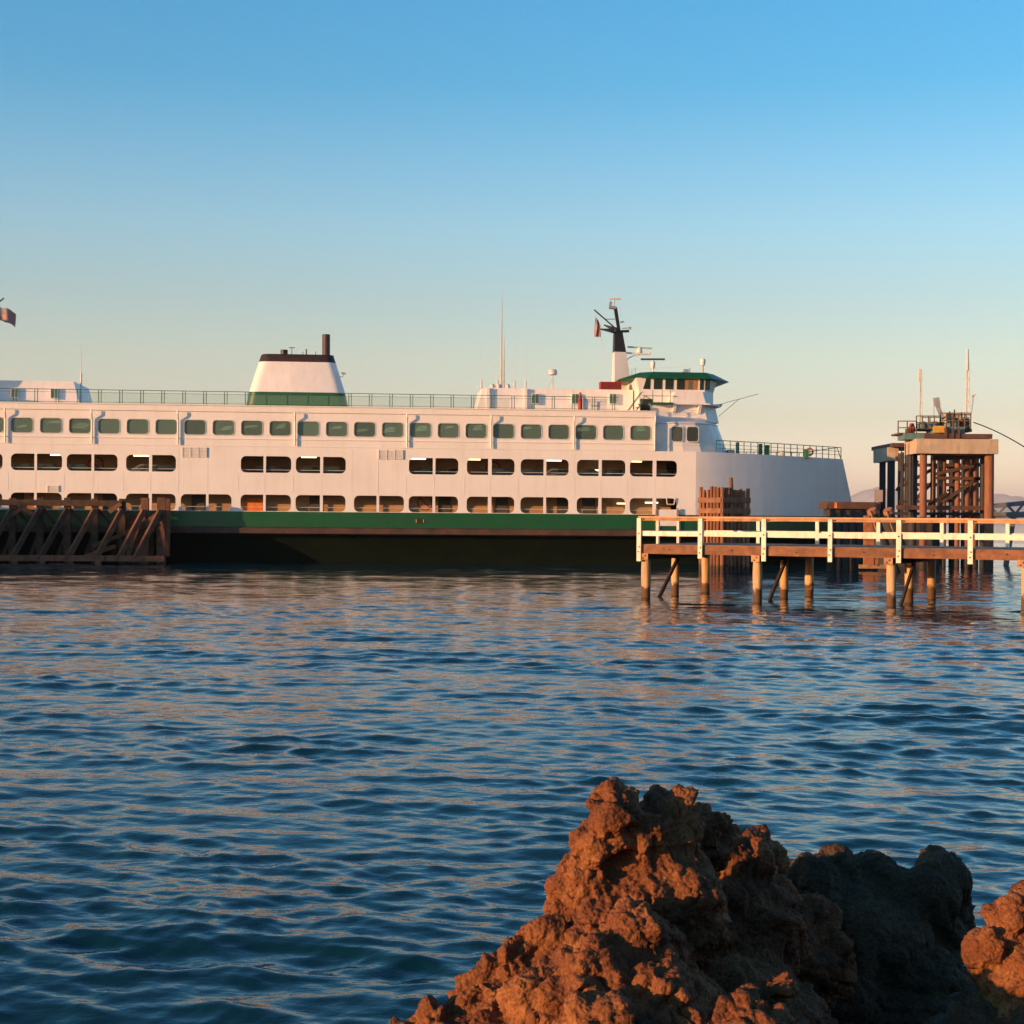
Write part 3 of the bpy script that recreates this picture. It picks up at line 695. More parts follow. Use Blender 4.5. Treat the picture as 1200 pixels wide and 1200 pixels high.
    MB().loft([sec(719, 732.9, 412.9, .62), sec(719.5, 729, 389.5, .45)]).build('mast_trunk', black, ferry, False, m_)
    MB().loft([sec(724, 727.5, 390, .14), sec(719, 723, 360, .12)]).build('mast_pole', black, ferry, False, m_)
    MB().loft([[tuple(mq(720, 385, -.12)), tuple(mq(720, 391, -.12)), tuple(mq(720, 391, .12)), tuple(mq(720, 385, .12))], [tuple(mq(702, 385.0, -2.0)), tuple(mq(702, 386, -2.0)), tuple(mq(702, 386, -1.9)), tuple(mq(702, 385, -1.9))]]).build('yard_arm', mat('brown_yard', (.16, .09, .06), .6), ferry, False, m_)
    MB().loft([[tuple(mq(724, 384, -.12)), tuple(mq(724, 391, -.12)), tuple(mq(724, 391, .12)), tuple(mq(724, 384, .12))], [tuple(mq(707.5, 380, 2.0)), tuple(mq(707.5, 381.5, 2.0)), tuple(mq(707.5, 381.5, 2.1)), tuple(mq(707.5, 380, 2.1))]]).build('yard_arm', black, ferry, False, m_)
    MB().bar(mq(724, 388.5), mq(737, 388), .35, .22).build('yard_arm', black, ferry, False, m_)
    dt_ = MB().bar(mq(727, 377.5), mq(731, 377), .3, .12).bar(mq(729, 385), mq(739, 384), .08).bar(mq(738.5, 386), mq(738.5, 383), .16).bar(mq(709, 374), mq(722, 374), .08).bar(mq(714.5, 361), mq(716, 353.5), .2).bar(mq(714, 360), mq(722, 361), .5, .25)
    dt_.build('mast_fittings', grey, ferry, False, m_)
    MB().bar(mq(696.3, 363), mq(721.5, 385), .11).build('gaff', black, ferry, False, m_)
    MB().tube(mq(719.5, 359), mq(719.5, 351), .07).bar(mq(714, 350.2), mq(727.5, 350.0), .22, .14).build('wind_vane', lightgrey, ferry, False, m_)
    ra = MB().bar(mq(733, 413.5), mq(762, 415.2), .28, .14).path([mq(733, 428), mq(736, 420), mq(742, 417), mq(750, 416)], .05).bar(mq(761.5, 415), mq(761.5, 412.5), .2)
    ra.build('radar_arm', white2, ferry, False, m_)
    c = mq(749.3, 413); MB().revolve(c, ((.25, -.05), (.3, .1), (.22, .35), (.08, .5)), 10).build('radar_drive', white2, ferry, True, m_)
    MB().bar(mq(735.5, 406.5, .3), mq(764, 408.3, -.3), .16, .13).build('radar_scanner', grey, ferry, False, m_)
    c = mq(765, 438); zt3 = mq(765, 421).z
    MB().tube((c.x, TM, c.z - .8), (c.x, TM, zt3 - .5), .07).revolve((c.x, TM, zt3 - .62), ((.1, -.3), (.2, -.1), (.24, .3), (.15, .45), (.07, .46), (.07, .62)), 10).build('radar_drive', white2, ferry, True, m_)
    MB().bar(mq(751, 421), mq(779, 421), .18, .16).build('radar_scanner', mat('navy_paint', (.02, .05, .12), .5), ferry, False, m_)
    c = mq(823.5, 440)
    zt4 = mq(823.5, 424.5).z
    MB().tube((c.x, TM, c.z - .6), (c.x, TM, zt4 - .3), .09).build('dome_post', galv, ferry, False, m_)
    MB().revolve((c.x, TM, zt4), ((.2, -.3), (.24, -.1), (.27, .0), (.27, .25), (.2, .33)), 10).build('light_dome', white2, ferry, True, m_)
    c = mq(804, 439); MB().box(c.x - .22, c.x + .22, -.2, .2, c.z - .3, c.z + .5).bar((c.x - .3, 0, c.z - .4), (c.x - .3, 0, c.z + .3), .08).bar((c.x + .35, 0, c.z - .4), (c.x + .35, 0, c.z + .65), .06).build('search_light', mat('blue_grey_paint', (.2, .3, .4), .4), ferry, True, m_)
    tp = MB()
    for x, y in ((744.5, 431), (757, 434), (740.5, 434)): p = mq(x, 441); tp.tube((p.x, TM, p.z - .5), mq(x, y), .025, n=5)
    tp.bar(mq(735, 433), mq(806, 429.8), .02).build('whip_aerial', lightgrey, ferry, False, m_)
    MB().bar(Q(838, 474.7, -4), Q(846, 474.7, -4), .3, .12).bar(Q(843, 474, -4), Q(889, 461.5, -4), .045).bar(Q(842, 488, -4), Q(866, 468, -4), .045).build('jack_staff', grey, ferry, False, m_)
    # aerials over the texas deckhouse
    for (x, ytop, rr, big) in () if m_ else ((588.2, 352, .10, 1), (590.8, 400, .09, 1), (564.5, 404, .022, 0), (583.5, 406, .02, 0), (603.5, 402, .022, 0), (616.5, 400, .022, 0)):
        b_ = Q(x, 453.5, -1); t_ = Q(x, ytop, -1); b_.z = zd - .02; b_.x = t_.x
        al = MB().tube(b_, t_, rr, rr * .4, 6)
        if big: al.tube(t_, t_ + Vector((0, 0, .5)), .02, n=5)
        else: al.tube(b_, b_ + Vector((0, 0, .95)), .09, n=6)
        al.build('whip_aerial', lightgrey if not big else mat('buff_mast_paint', (.5, .42, .36), .6), ferry, False, m_)
    for px in () if m_ else (577, 584, 595):
        p = Q(px, 453, -1); MB().revolve((p.x, -1, zd), ((.24, 0), (.26, .3), (.2, .55), (.05, .6)), 8).build('vent_cowl', lightgrey, ferry, True, m_)
    p = Q(647.5, 453, -1.5) if not m_ else Vector((d1 - 1, 0, 0)); zt5 = Q(647.5, 436.5, -1.5).z
    MB().tube((p.x, -1.5, zd), (p.x, -1.5, zt5 - .2), .06).bar((p.x - .6, -1.5, zd), (p.x, -1.5, zt5 - .6), .05).revolve((p.x, -1.5, zt5), ((.25, -.25), (.42, -.2), (.42, .15), (.32, .27)), 12).build('satellite_dome', lightgrey, ferry, True, m_)
    if m_:
        p = Q(95, 453, -3); MB().tube((p.x * -1, -3, ZS), (p.x * -1, -3, P(95, 437, -3)[1]), .09).tube((-p.x, -3, P(95, 437, -3)[1]), (-p.x, -3, P(95, 404, -3)[1]), .03, .015).build('whip_aerial', lightgrey, ferry, False, True)

# sun deck slab with its fascia and rail
MB().box(-SH - .02, SH + .02, -12.12, 12.12, 12.752, ZS).build('sun_deck', white, ferry)
MB().box(-SH - .05, SH + .05, -12.2, -12.1, ZS - .06, ZS + .03).build('deck_edge', white2, ferry)
rail = MB()
for z, r_ in ((ZS + 1.15, .03), (ZS + .92, .016), (ZS + .12, .02)):
    rail.tube((-30.4, -12.0, z), (27.4, -12.0, z), r_, n=6)
rail = rail.build('deck_railing', railgreen, ferry)
post_me = MB().box(-.028, .028, -.028, .028, 0, 1.15).mesh('post', railgreen)
k = 0; s = -30.4
while s < 27.4:
    inst('post', post_me, rail, (s, -12.0, ZS)); inst('post', post_me, rail, (s + .22, -11.95, ZS)); s += 1.735
farrail = MB()
for z in (ZS + 1.15, ZS + .6): farrail.tube((-30, 11.9, z), (28, 11.9, z), .03, n=5)
farrail.build('deck_railing', railgreen, ferry)
m, n, l, b = _nt('rail_netting'); b.inputs['Base Color'].default_value = (.25, .42, .34, 1)
tr = n.new('ShaderNodeBsdfTransparent'); mx = n.new('ShaderNodeMixShader'); mx.inputs[0].default_value = .86
l.new(b.outputs[0], mx.inputs[1]); l.new(tr.outputs[0], mx.inputs[2]); l.new(mx.outputs[0], n['Material Output'].inputs[0])
MB().box(-17.5, 18, -11.99, -11.98, ZS + .14, ZS + .9).build('rail_netting', m, rail)

# funnel
def fsec(pl, pr, py, hw, c=.9):
    a = Q(pl, py, -hw); b = Q(pr, py, -hw); z = (a.z + b.z) / 2; n = 5; out = []
    for (cx, cy, a0) in ((b.x - c, -hw + c, -90), (b.x - c, hw - c, 0), (a.x + c, hw - c, 90), (a.x + c, -hw + c, 180)):
        for i in range(n + 1): out.append((cx + c * math.cos(R(a0 + 90 * i / n)), cy + c * math.sin(R(a0 + 90 * i / n)), z))
    return out
HW = 3.6
f_top, f_blk, f_grn, f_bot = fsec(305, 391, 416.5, HW * .8), fsec(302.5, 393.5, 424, HW * .84), fsec(291, 404.5, 459.5, HW * .97), fsec(286, 409.5, 477, HW)
f_bot = [(x, y, ZS) for x, y, z in f_bot]
fun = MB().loft([f_bot, f_grn]).build('funnel_base', green, ferry, True)
MB().loft([f_grn, f_blk], cap=False).build('funnel_casing', white2, ferry, True)
MB().loft([[(x, y, z + .003) for x, y, z in f_blk], f_top, [(x * .985 + .015 * f_top[0][0], y * .95, z + .12) for x, y, z in f_top]]).build('funnel_cap', mat('smoked_black_paint', (.035, .016, .013), .55, var=.4), ferry, True)
a = Q(382.2, 418, -1.0); MB().tube(a - Vector((0, 0, .3)), Q(382.2, 392, -1.0), .36, n=14).build('exhaust_pipe', mat('sooty_pipe', (.05, .03, .028), .6, var=.3), ferry, True)
a = Q(333, 416, -1.0); MB().tube(a - Vector((0, 0, .3)), Q(333, 410, -1.0), .33, n=12).build('vent_stub', black, ferry, True)
fit = MB()
a = Q(342, 416, -1); b = Q(342, 407.5, -1); fit.tube(a, b, .03); fit.bar(Q(338.5, 407.5, -1), Q(345.5, 407.5, -1), .06)
for px, y in ((359, 409), (355, 412), (370, 412)): fit.tube(Q(px, 416, -1), Q(px, y, -1), .06 if px == 359 else .03)
fit.build('cap_fittings', black, ferry)
MB().bar(Q(398, 441.5, -2.8), Q(402, 441.5, -2.8), .06).bar(Q(402, 441.5, -2.8), Q(402.5, 437, -2.8), .06).bar(Q(400, 437, -2.8), Q(405, 438, -2.8), .16).build('funnel_light', grey, ferry)

# cars on the upper car deck
def car_parts():
    body = MB()
    def sect(y, ins, top):
        return None
    prof = [(-2.2, .35), (-2.25, .75), (-1.9, .92), (-1.0, .98), (.9, .98), (1.9, .9), (2.2, .72), (2.2, .35)]
    rings = []
    for y, k in ((-.86, .93), (-.8, 1.0), (.8, 1.0), (.86, .93)): rings.append([(x * (k if abs(x) > 2 else 1), y, .35 + (z - .35) * (1 if abs(y) < .85 else .92)) for x, z in prof])
    body.loft(rings)
    cab = [(-1.75, .97), (-1.1, 1.42), (.35, 1.47), (1.15, .97)]
    c = MB().loft([[(x * .97, y, z) for x, z in cab] if abs(y) > .6 else [(x, y, z) for x, z in cab] for y in (-.72, -.55, .55, .72)])
    g = MB().prism([(-1.45, -.735, 1.0), (.85, -.735, 1.0), (.28, -.725, 1.36), (-1.05, -.725, 1.34)], (0, 1.46, 0))
    wmb = []
    for x in (-1.35, 1.35):
        for y in (-.86, .66): wmb.append(MB().tube((x, y, .33), (x, y + .2, .33), .33, n=14))
    return body, c, g, wmb
cb, cc, cg, cw = car_parts()
carcols = [(.02, .02, .025), (.03, .04, .07), (.10, .02, .02), (.18, .18, .19), (.025, .03, .03)]
cmats = [mat('car_paint_%d' % i, c, .25, .2, var=.02) for i, c in enumerate(carcols)]
def ferry_pt(s, t, z):
    v = FO + fe * s + fn * t; return (v[0], v[1], z)
cme = cc.mesh('roof', cmats[0], True); gme = cg.mesh('side_glass', darkglass); wme = [w.mesh('wheel', rubber, True) for w in cw]
lab = ['black saloon car parked on the upper car deck', 'dark blue car parked on the upper car deck', 'dark red car parked on the upper car deck', 'silver car parked on the upper car deck', 'dark grey car on the upper car deck']
bodies = [cb.mesh('body', m_, True) for m_ in cmats]
roofs = [cc.mesh('roof', m_, True) for m_ in cmats]
for i, (px, ci) in enumerate(((20, 0), (56, 4), (95, 0), (170, 3), (200, 0), (318, 2), (362, 0), (392, 4), (507, 0), (533, 2), (590, 1), (624, 1), (650, 3), (690, 0), (726, 4), (775, 0))):
    s = P(px, 550, -9.3)[0]
    c = thing('parked_car', lab[ci], 'car', ferry_pt(s, -9.3, 6.86), YAW + (math.pi if i % 3 == 0 else 0), 'cars on the upper car deck')
    o = inst('body', bodies[ci], c); inst('roof', roofs[ci], c); inst('side_glass', gme, c)
    for w in wme: inst('wheel', w, c)

# ------------------------------------------------------------------ flags (stars and stripes)
def flag_mat():
    m, n, l, b = _nt('flag_cloth')
    uv = n.new('ShaderNodeUVMap'); sp = n.new('ShaderNodeSeparateXYZ'); l.new(uv.outputs[0], sp.inputs[0])
    def math_(op, a, bb=None):
        k = n.new('ShaderNodeMath'); k.operation = op
        for i, x in enumerate((a, bb)):
            if x is None: continue
            if isinstance(x, (int, float)): k.inputs[i].default_value = x
            else: l.new(x, k.inputs[i])
        return k.outputs[0]
    u, v = sp.outputs['X'], sp.outputs['Y']
    stripe = math_('MODULO', math_('FLOOR', math_('MULTIPLY', v, 13)), 2)
    mx = n.new('ShaderNodeMix'); mx.data_type = 'RGBA'; l.new(stripe, mx.inputs['Factor']); mx.inputs['A'].default_value = (.26, .01, .016, 1); mx.inputs['B'].default_value = (.40, .37, .36, 1)  # stripe colours darkened as if the flag hung in shade
    can = math_('MULTIPLY', math_('LESS_THAN', u, .4), math_('GREATER_THAN', v, 6 / 13))
    du = math_('SUBTRACT', math_('FRACT', math_('MULTIPLY', u, 15)), .5); dv = math_('SUBTRACT', math_('FRACT', math_('MULTIPLY', math_('SUBTRACT', v, 6 / 13), 13)), .5)
    star = math_('LESS_THAN', math_('ADD', math_('MULTIPLY', du, du), math_('MULTIPLY', dv, dv)), .07)
    m2 = n.new('ShaderNodeMix'); m2.data_type = 'RGBA'; l.new(star, m2.inputs['Factor']); m2.inputs['A'].default_value = (.02, .025, .10, 1); m2.inputs['B'].default_value = (.75, .75, .75, 1)
    m3 = n.new('ShaderNodeMix'); m3.data_type = 'RGBA'; l.new(can, m3.inputs['Factor']); l.new(mx.outputs['Result'], m3.inputs['A']); l.new(m2.outputs['Result'], m3.inputs['B'])
    l.new(m3.outputs['Result'], b.inputs['Base Color']); b.inputs['Roughness'].default_value = .8
    return m
FLAG = flag_mat()
def flag(fn_pos, name_label, halyard):
    nu, nv = 26, 12; vs, uvs = [], []
    for j in range(nv + 1):
        for i in range(nu + 1):
            vs.append(tuple(fn_pos(i / nu, j / nv))); uvs.append((i / nu, j / nv))
    fs = [(j * (nu + 1) + i, j * (nu + 1) + i + 1, (j + 1) * (nu + 1) + i + 1, (j + 1) * (nu + 1) + i) for j in range(nv) for i in range(nu)]
    root = thing('ensign_flag', name_label, 'flag', tuple(FO), YAW)
    me = bpy.data.meshes.new('cloth'); me.from_pydata(vs, [], fs); ul = me.uv_layers.new()
    for p in me.polygons:
        for li in p.loop_indices: ul.data[li].uv = uvs[me.loops[li].vertex_index]
        p.use_smooth = True
    me.materials.append(FLAG)
    so = bpy.data.objects.new('cloth', me); COL.objects.link(so); so.parent = root
    so.modifiers.new('thickness', 'SOLIDIFY').thickness = .012
    MB().tube(halyard[0], halyard[1], .02, n=5).build('halyard', lightgrey, root)
# right flag hangs nearly limp from the gaff
g = Q(697.3, 364.5, 0)
top_ = Q(697.8, 371.5, 0)
def limp(u, v):
    w = (.22 + .36 * min(1, u * 2.2)) * (1 - v)
    return top_ + Vector((w - .1 * u, -.02 + .13 * math.sin((1 - v) * 10 + u * 2.5), -1.85 * u - .25 * (1 - v) * (1 - u)))
flag(limp, 'small striped flag hanging limp from the gaff beside the black wheelhouse mast', (g, Q(716.5, 452, 0)))
g2 = Vector((-g.x, 0, g.z))
t2, b2 = Q(-1.2, 360, 0), Q(-2.6, 375.5, 0)
def fly(u, v):
    return b2.lerp(t2, v) + Vector((1.5 * u, .2 * math.sin(u * 8 + v), -.62 * u * u * .9 + .05 * math.sin(u * 10 + v * 2)))
flag(fly, 'striped flag streaming in the wind high above the ferry roof', (t2 + Vector((0, 0, .3)), Q(-2, 440, 0)))

# ================================================================== TIMBER PIER
pu = Vector((.884, -.467, 0)).normalized(); pv = Vector((.467, .884, 0)).normalized()
PO = Vector((6.88, 81.85, 0))
pier = thing('timber_pier', 'wooden pier on piles with white railing posts and orange-brown deck beams', 'pier', tuple(PO), math.atan2(pu.y, pu.x))
PL, PWD = 44.0, 8.3
BENTS = [0.0, 5.85, 12.35, 18.4, 24.6, 30.8, 37.0, 43.0]
ZD = 2.71
pile_me = {}
def pile(x, y, r, z1, m, parent, name='pile', lean=(0, 0)):
    b = MB(); ph = rnd.uniform(0, 6)
    rings = []
    for k in range(9):
        z = -2 + (z1 + 2) * k / 8; rr = r * (1 + .05 * math.sin(k * 1.7 + ph))
        rings.append([(x + lean[0] * (z1 - z) + rr * math.cos(2 * math.pi * i / 14) * (1 + .03 * math.sin(3 * i + ph)), y + lean[1] * (z1 - z) + rr * math.sin(2 * math.pi * i / 14), z) for i in range(14)])
    return b.loft(rings).build(name, m, parent, True)
for i, u in enumerate(BENTS):
    for j, v in enumerate((.0, 3.8, 7.8)):
        pile(u + rnd.uniform(-.08, .08), v + rnd.uniform(-.1, .1), .215 + rnd.uniform(-.015, .02), 1.97, pilem, pier)
    cap = MB().box(u - .19, u + .19, -.45, 8.25, 1.95, 2.235).build('cap_beam', wooddark, pier)
    MB().bar((u + .24, .15, -.6), (u + .24, 3.5, 2.0), .1, .22).build('brace', wooddark, pier)
    for sgn in (0,): MB().box(u - .21, u + .21, -.5, -.455, 1.93, 2.25).build('beam_end', woodwarm, pier)
for v in (.35, 2.0, 3.8, 5.6, 7.4):
    MB().box(-.25, PL, v - .1, v + .1, 2.24, 2.56).build('stringer', wooddark, pier)
plank_me = [MB().box(-.115, .115, -.28, PWD - .05, 0, .075).mesh('plank', woodgrey) for _ in range(1)]
x = -.2
while x < PL:
    inst('plank', plank_me[0], pier, (x, rnd.uniform(-.015, .015), ZD - .078 + rnd.uniform(-.006, .006))); x += .242
# fascia boards, posts, rails
POST0, PSP = -.27, 3.28
def board(x0, x1, y0, y1, z0, z1, name, m):
    b = MB(); n = max(2, int((x1 - x0) / .6)); rings = []
    sg = rnd.uniform(-.015, .015)
    for k in range(n + 1):
        f = k / n; dz = sg * math.sin(math.pi * f) + rnd.uniform(-.004, .004); xx = x0 + (x1 - x0) * f
        rings.append([(xx, y0, z0 + dz), (xx, y1, z0 + dz), (xx, y1, z1 + dz), (xx, y0, z1 + dz)])
    return b.loft(rings).build(name, m, pier)
nb = int(PL / PSP)
for k in range(nb):
    x0 = POST0 + k * PSP
    board(x0 + .05, x0 + PSP + .035, -.40, -.30, 2.24, 2.69, 'fascia_board', fascia)
    MB().box(x0 + .06, x0 + PSP, -.33, -.22, 2.63, 2.70).build('kerb_board', woodgrey, pier)
    for yy in (-.42, PWD - .1):
        board(x0 + .02, x0 + PSP - .01, yy - .03, yy + .03, 3.13 + (.012 if k % 2 else 0), 3.38 + (.012 if k % 2 else 0), 'middle_rail', woodwhite)
        board(x0 + .0, x0 + PSP - .012, yy - .06, yy + .02, 3.90, 4.03, 'rail_board', woodwarm)
        board(x0 - .01, x0 + PSP - .018, yy - .12, yy + .12, 4.035, 4.115, 'hand_rail', woodrail)
for k in range(nb + 1):
    x0 = POST0 + k * PSP
    zb = 1.82 if k == 0 else 2.0
    MB().box(x0 - .105 + rnd.uniform(-.02, .02), x0 + .105, -.56, -.455, zb + rnd.uniform(-.05, .05), 4.02).build('rail_post', woodwhite, pier)
    MB().box(x0 - .09, x0 + .09, PWD - .3, PWD - .15, 2.7, 4.02).build('rail_post', woodwhite, pier)
bolt_me = MB().tube((0, 0, 0), (0, -.03, 0), .035, n=8).mesh('bolt', rubber)
for k in range(nb + 1):
    x0 = POST0 + k * PSP
    for dx, z in ((-.02, 2.33), (.03, 2.58), (.0, 3.25)): inst('bolt', bolt_me, pier, (x0 + dx, -.56, z))
    inst('bolt', bolt_me, pier, (x0 + .22, -.48, 3.965), scale=(1.6, 1, 1)); inst('bolt', bolt_me, pier, (x0 + 1.6, -.40, 2.45 + .08 * math.sin(k * 3)))
for u in BENTS:
    for z in (2.02, 2.14): inst('bolt', bolt_me, pier, (u + .06 * (1 if z > 2.1 else -1), -.50, z))
# end rail across the pier head
for v in (2.15, 4.95):
    MB().box(-.42, -.30, v - .1, v + .1, 2.4, 4.02).build('rail_post', woodwhite, pier)
MB().box(-.33, -.27, -.3, PWD - .2, 3.14, 3.38).build('middle_rail', woodwhite, pier)
MB().box(-.36, -.26, -.3, PWD - .2, 3.90, 4.03).build('rail_board', woodwarm, pier)
MB().box(-.42, -.2, -.34, PWD - .16, 4.037, 4.117).build('hand_rail', woodrail, pier)
MB().box(-.30, -.21, -.29, PWD - .2, 2.25, 2.68).build('fascia_board', fascia, pier)

# ================================================================== PILE DOLPHIN in front of the ferry's bow
DY = 120.5
c = G(851, 671.5); dol = thing('pile_dolphin', 'square cluster of reddish timber piles with one tall leaning pile', 'dolphin', (c.x, c.y + 1.5, 0), R(33))
dtop = W(853, 571, DY).z
HWD = 1.25
for i in range(7):
    f = -1 + 2 * i / 6
    for (x, y) in ((f * HWD, -HWD), (-HWD, f * HWD), (f * HWD, HWD), (HWD, f * HWD)):
        if (abs(f) == 1 and abs(y) == HWD and abs(x) == HWD and (x, y) not in ((HWD, HWD), (-HWD, -HWD))) and rnd.random() < .5: continue
        pile(x + rnd.uniform(-.03, .03), y + rnd.uniform(-.03, .03), .135 + rnd.uniform(-.02, .02), dtop + rnd.uniform(-.34, .12), dolphinm, dol, lean=(rnd.uniform(-.008, .008), rnd.uniform(-.008, .008)))
for z in (dtop - .95, dtop - 1.75):
    for sgn in (-1, 1):
        MB().box(-HWD - .12, HWD + .12, sgn * (HWD + .16) - .06, sgn * (HWD + .16) + .06, z - .2, z + .2).build('wale', wooddark if z < 2 else mat('reddish_wale', (.2, .1, .06), .85, var=.3, scale=2, rand=.2), dol)
        MB().box(sgn * (HWD + .16) - .06, sgn * (HWD + .16) + .06, -HWD - .09, HWD + .09, z - .19, z + .19).build('wale', MATS.get('reddish_wale', wooddark), dol)
pile(-HWD * .35, -HWD - .02, .15, dtop + .75, dolphinm, dol, lean=(.06, 0))

# ================================================================== TIMBER FENDER WALL at the left
FT = -14.6
fen = thing('timber_fender', 'dark timber fender wall with leaning braces standing against the ferry side', 'fender', tuple(FO), YAW)
def fq(px, py, t=FT): return Q(px, py, t)
s_end = P(196, 600, FT)[0]; s_st = -46.0
zb0, zb1 = P(100, 657, FT)[1], P(100, 650, FT)[1]
ztb0, ztb1 = P(80, 593, FT)[1], P(80, 586, FT)[1]
k = 0; x = s_st
while x < s_end:
    x1 = min(x + 4.4, s_end); MB().box(x + .02, x1 - .02, FT - 1.75, FT - 1.4, zb0, zb1 - .02).build('bottom_beam', fenderwood, fen); x = x1
x = s_st; s_tb = P(144, 590, FT)[0]
while x < s_tb:
    x1 = min(x + 4.4, s_tb); MB().box(x + .01, x1 - .01, FT - .35, FT - .02, ztb0, ztb1).build('top_beam', wooddark, fen); x = x1
px = 143.0 - 32.2 * 9
posts = []
while px < 150:
    s = P(px, 600, FT)[0]
    MB().box(s - .26, s + .26, FT, FT + .5, -2, ztb1 + rnd.uniform(.05, .2)).build('post', wooddark, fen)
    b = MB().bar((s - 2.0 + .1, FT - 1.6, zb0 + .1), (s + .05, FT - .25, ztb0 - .25), .34, .4); b.build('brace', fenderwood if px > 100 else wooddark, fen)  # left braces take the darker timber, shade put into the colour
    MB().bar((s - 1.0, FT + 1.0, zb0), (s + .2, FT + .8, ztb0 - 1.4), .3, .3).build('brace', wooddark, fen)
    s2 = P(px - 24, 655, FT)[0]; MB().box(s2 - .22, s2 + .22, FT - 1.9, FT - 1.3, zb0 - .35, zb0 - .002).build('beam_block', fenderwood, fen)
    if rnd.random() < .6: MB().bar((s + .2, FT + .55, ztb0 - .3), (s + 2.2, FT + .55, ztb0 - 2.6 + rnd.uniform(-.5, .5)), .2, .3).build('brace', wooddark, fen)
    px += 32.2
for (xa, xb, top) in ((165, 174, 583.5), (184, 194, 583)):
    a = P(xa, 600, FT)[0]; b = P(xb, 600, FT)[0]
    MB().box(a, b, FT - .1, FT + .5, -2, P(xa, top, FT)[1]).build('post', fenderwood, fen)
    MB().bar((a - 1.55, FT - 1.6, zb0 + .2), (a + .3, FT - .3, ztb0 - .3), .36, .4).build('brace', fenderwood, fen)
a = P(194.5, 600, FT)[0]; MB().box(a, a + .3, FT - .1, FT + .6, .6, P(195, 583, FT)[1] - .1).build('post', fenderwood, fen)
for (x0, y0, x1, y1) in ((108, 640, 178, 613), (166, 615, 188, 600), (100, 652, 135, 640), (150, 652, 160, 622), (30, 592, 12, 606), (22, 592, 42, 606), (128, 600, 142, 590)):
    MB().bar(fq(x0, y0, FT - .3), fq(x1, y1, FT - .3), .22, .34).build('brace', fenderwood if x0 > 90 else wooddark, fen)  # same split: darker timber on the shaded left
for px in (148, 152, 157, 162, 178):
    a = P(px, 620, FT + .7)[0]; MB().box(a - .16, a + .16, FT + .62, FT + .85, -1.5, P(px, 602, FT + .7)[1]).build('sheathing_plank', fenderwood, fen)
bolts = MB()

# ================================================================== LANDING: wingwall, fender piles, sign, lift tower, transfer span
wing_ = thing('wingwall', 'low dark steel wingwall beside the ferry bow with a rusty lit edge', 'wingwall', (0, 0, 0))
a = W(971, 588, 129); b = W(1032, 590, 129)
MB().box(a.x, b.x, 129, 133, a.z - .55, a.z).build('cap_beam', brownsteel, wing_)
MB().box(a.x + .3, b.x, 129.4, 132.6, a.z - 1.1, a.z - .56).build('cap_beam', darkpile, wing_)
for k in range(7):
    x = a.x + .35 + k * (b.x - a.x - .7) / 6; MB().tube((x, 129.7, -2), (x, 129.7, a.z - 1.1), .33, n=12).build('pile', darkpile, wing_, True)
MB().box(a.x + .2, b.x - .2, 129.9, 130.1, .6, a.z - 1.12).build('face_panel', darkpile, wing_)
q1 = W(979.5, 588, 129); MB().box(q1.x - .1, q1.x + .1, 128.96, 129.0, a.z - .5, a.z - .05).build('marker_plate', orangem, wing_)
p1 = W(1013, 616, 127.5); p2 = W(1029, 640, 127.5)
MB().box(p1.x, p2.x, 127.5, 127.9, .5, p1.z + .8).build('fender_panel', mat('rust_orange_panel', (.3, .12, .05), .8, var=.3), wing_)
MB().box(p1.x - .4, p1.x + 2.2, 127.3, 127.6, .25, .55).build('float_log', woodwarm, wing_)
for i, px in enumerate((1021, 1040)):
    ft = thing('battered_pile', ('thick slanting steel pile with rusty round head under the grey sign board', 'thick slanting steel pile with rusty head between sign board and lift tower')[i], 'pile', (0, 0, 0), 0, 'slanting fender piles')
    t_ = W(px, 597, 124); b_ = W(px + 36, 690, 126)
    MB().tube(b_, t_ - (t_ - b_).normalized() * .3, .36, n=16).build('shaft', darkpile, ft, True)
    d = (t_ - b_).normalized(); MB().tube(t_ - d * .32, t_, .42, .36, n=16).build('head', mat('rust_pile_head', (.3, .13, .07), .8, var=.3), ft, True)
    MB().path([t_ + Vector((-.2, -.4, -.1)), t_ + Vector((.15, -.5, -1.2)), t_ + Vector((.5, -.5, -2.2))], .05).build('chain', woodwarm, ft)
sg = thing('sign_board', 'small plain grey sign board standing on a thin post above the wingwall', 'sign', (0, 0, 0))
a = W(1025, 574, 127); b = W(1034.5, 588, 127)
MB().box(a.x, b.x, 127, 127.06, b.z, a.z).build('panel', mat('grey_pink_panel', (.33, .27, .26), .7), sg)
MB().bar((a.x + .05, 127.1, .5), (a.x + .05, 127.1, a.z), .08).build('post', darkpile, sg)

tw = thing('lift_tower', 'vehicle ramp lift tower of concrete caps on rusty steel columns with railed machinery platform', 'tower', (0, 0, 0))
YF, YB = 137.0, 154.0
def wb(px0, py0, px1, py1, Y, depth, name, m, parent=tw):
    a = W(px0, py0, Y); b = W(px1, py1, Y); return MB().box(a.x, b.x, Y, Y + depth, min(a.z, b.z), max(a.z, b.z)).build(name, m, parent)
def col(px0, px1, ytop, Y, m, name='column', n=16):
    a = W(px0, ytop, Y); b = W(px1, ytop, Y); r = (b.x - a.x) / 2
    return MB().tube(((a.x + b.x) / 2, Y + r, -2), ((a.x + b.x) / 2, Y + r, a.z), r, n=n).build(name, m, tw, True)
wb(1074, 514, 1170, 532, YF, 4.2, 'concrete_cap', concrete)
wb(1040.5, 524, 1053, 540, YB, 6.2, 'concrete_cap', concrete)
wb(1046, 519, 1110, 524, YB - 1, 9, 'header_beam', brownsteel)
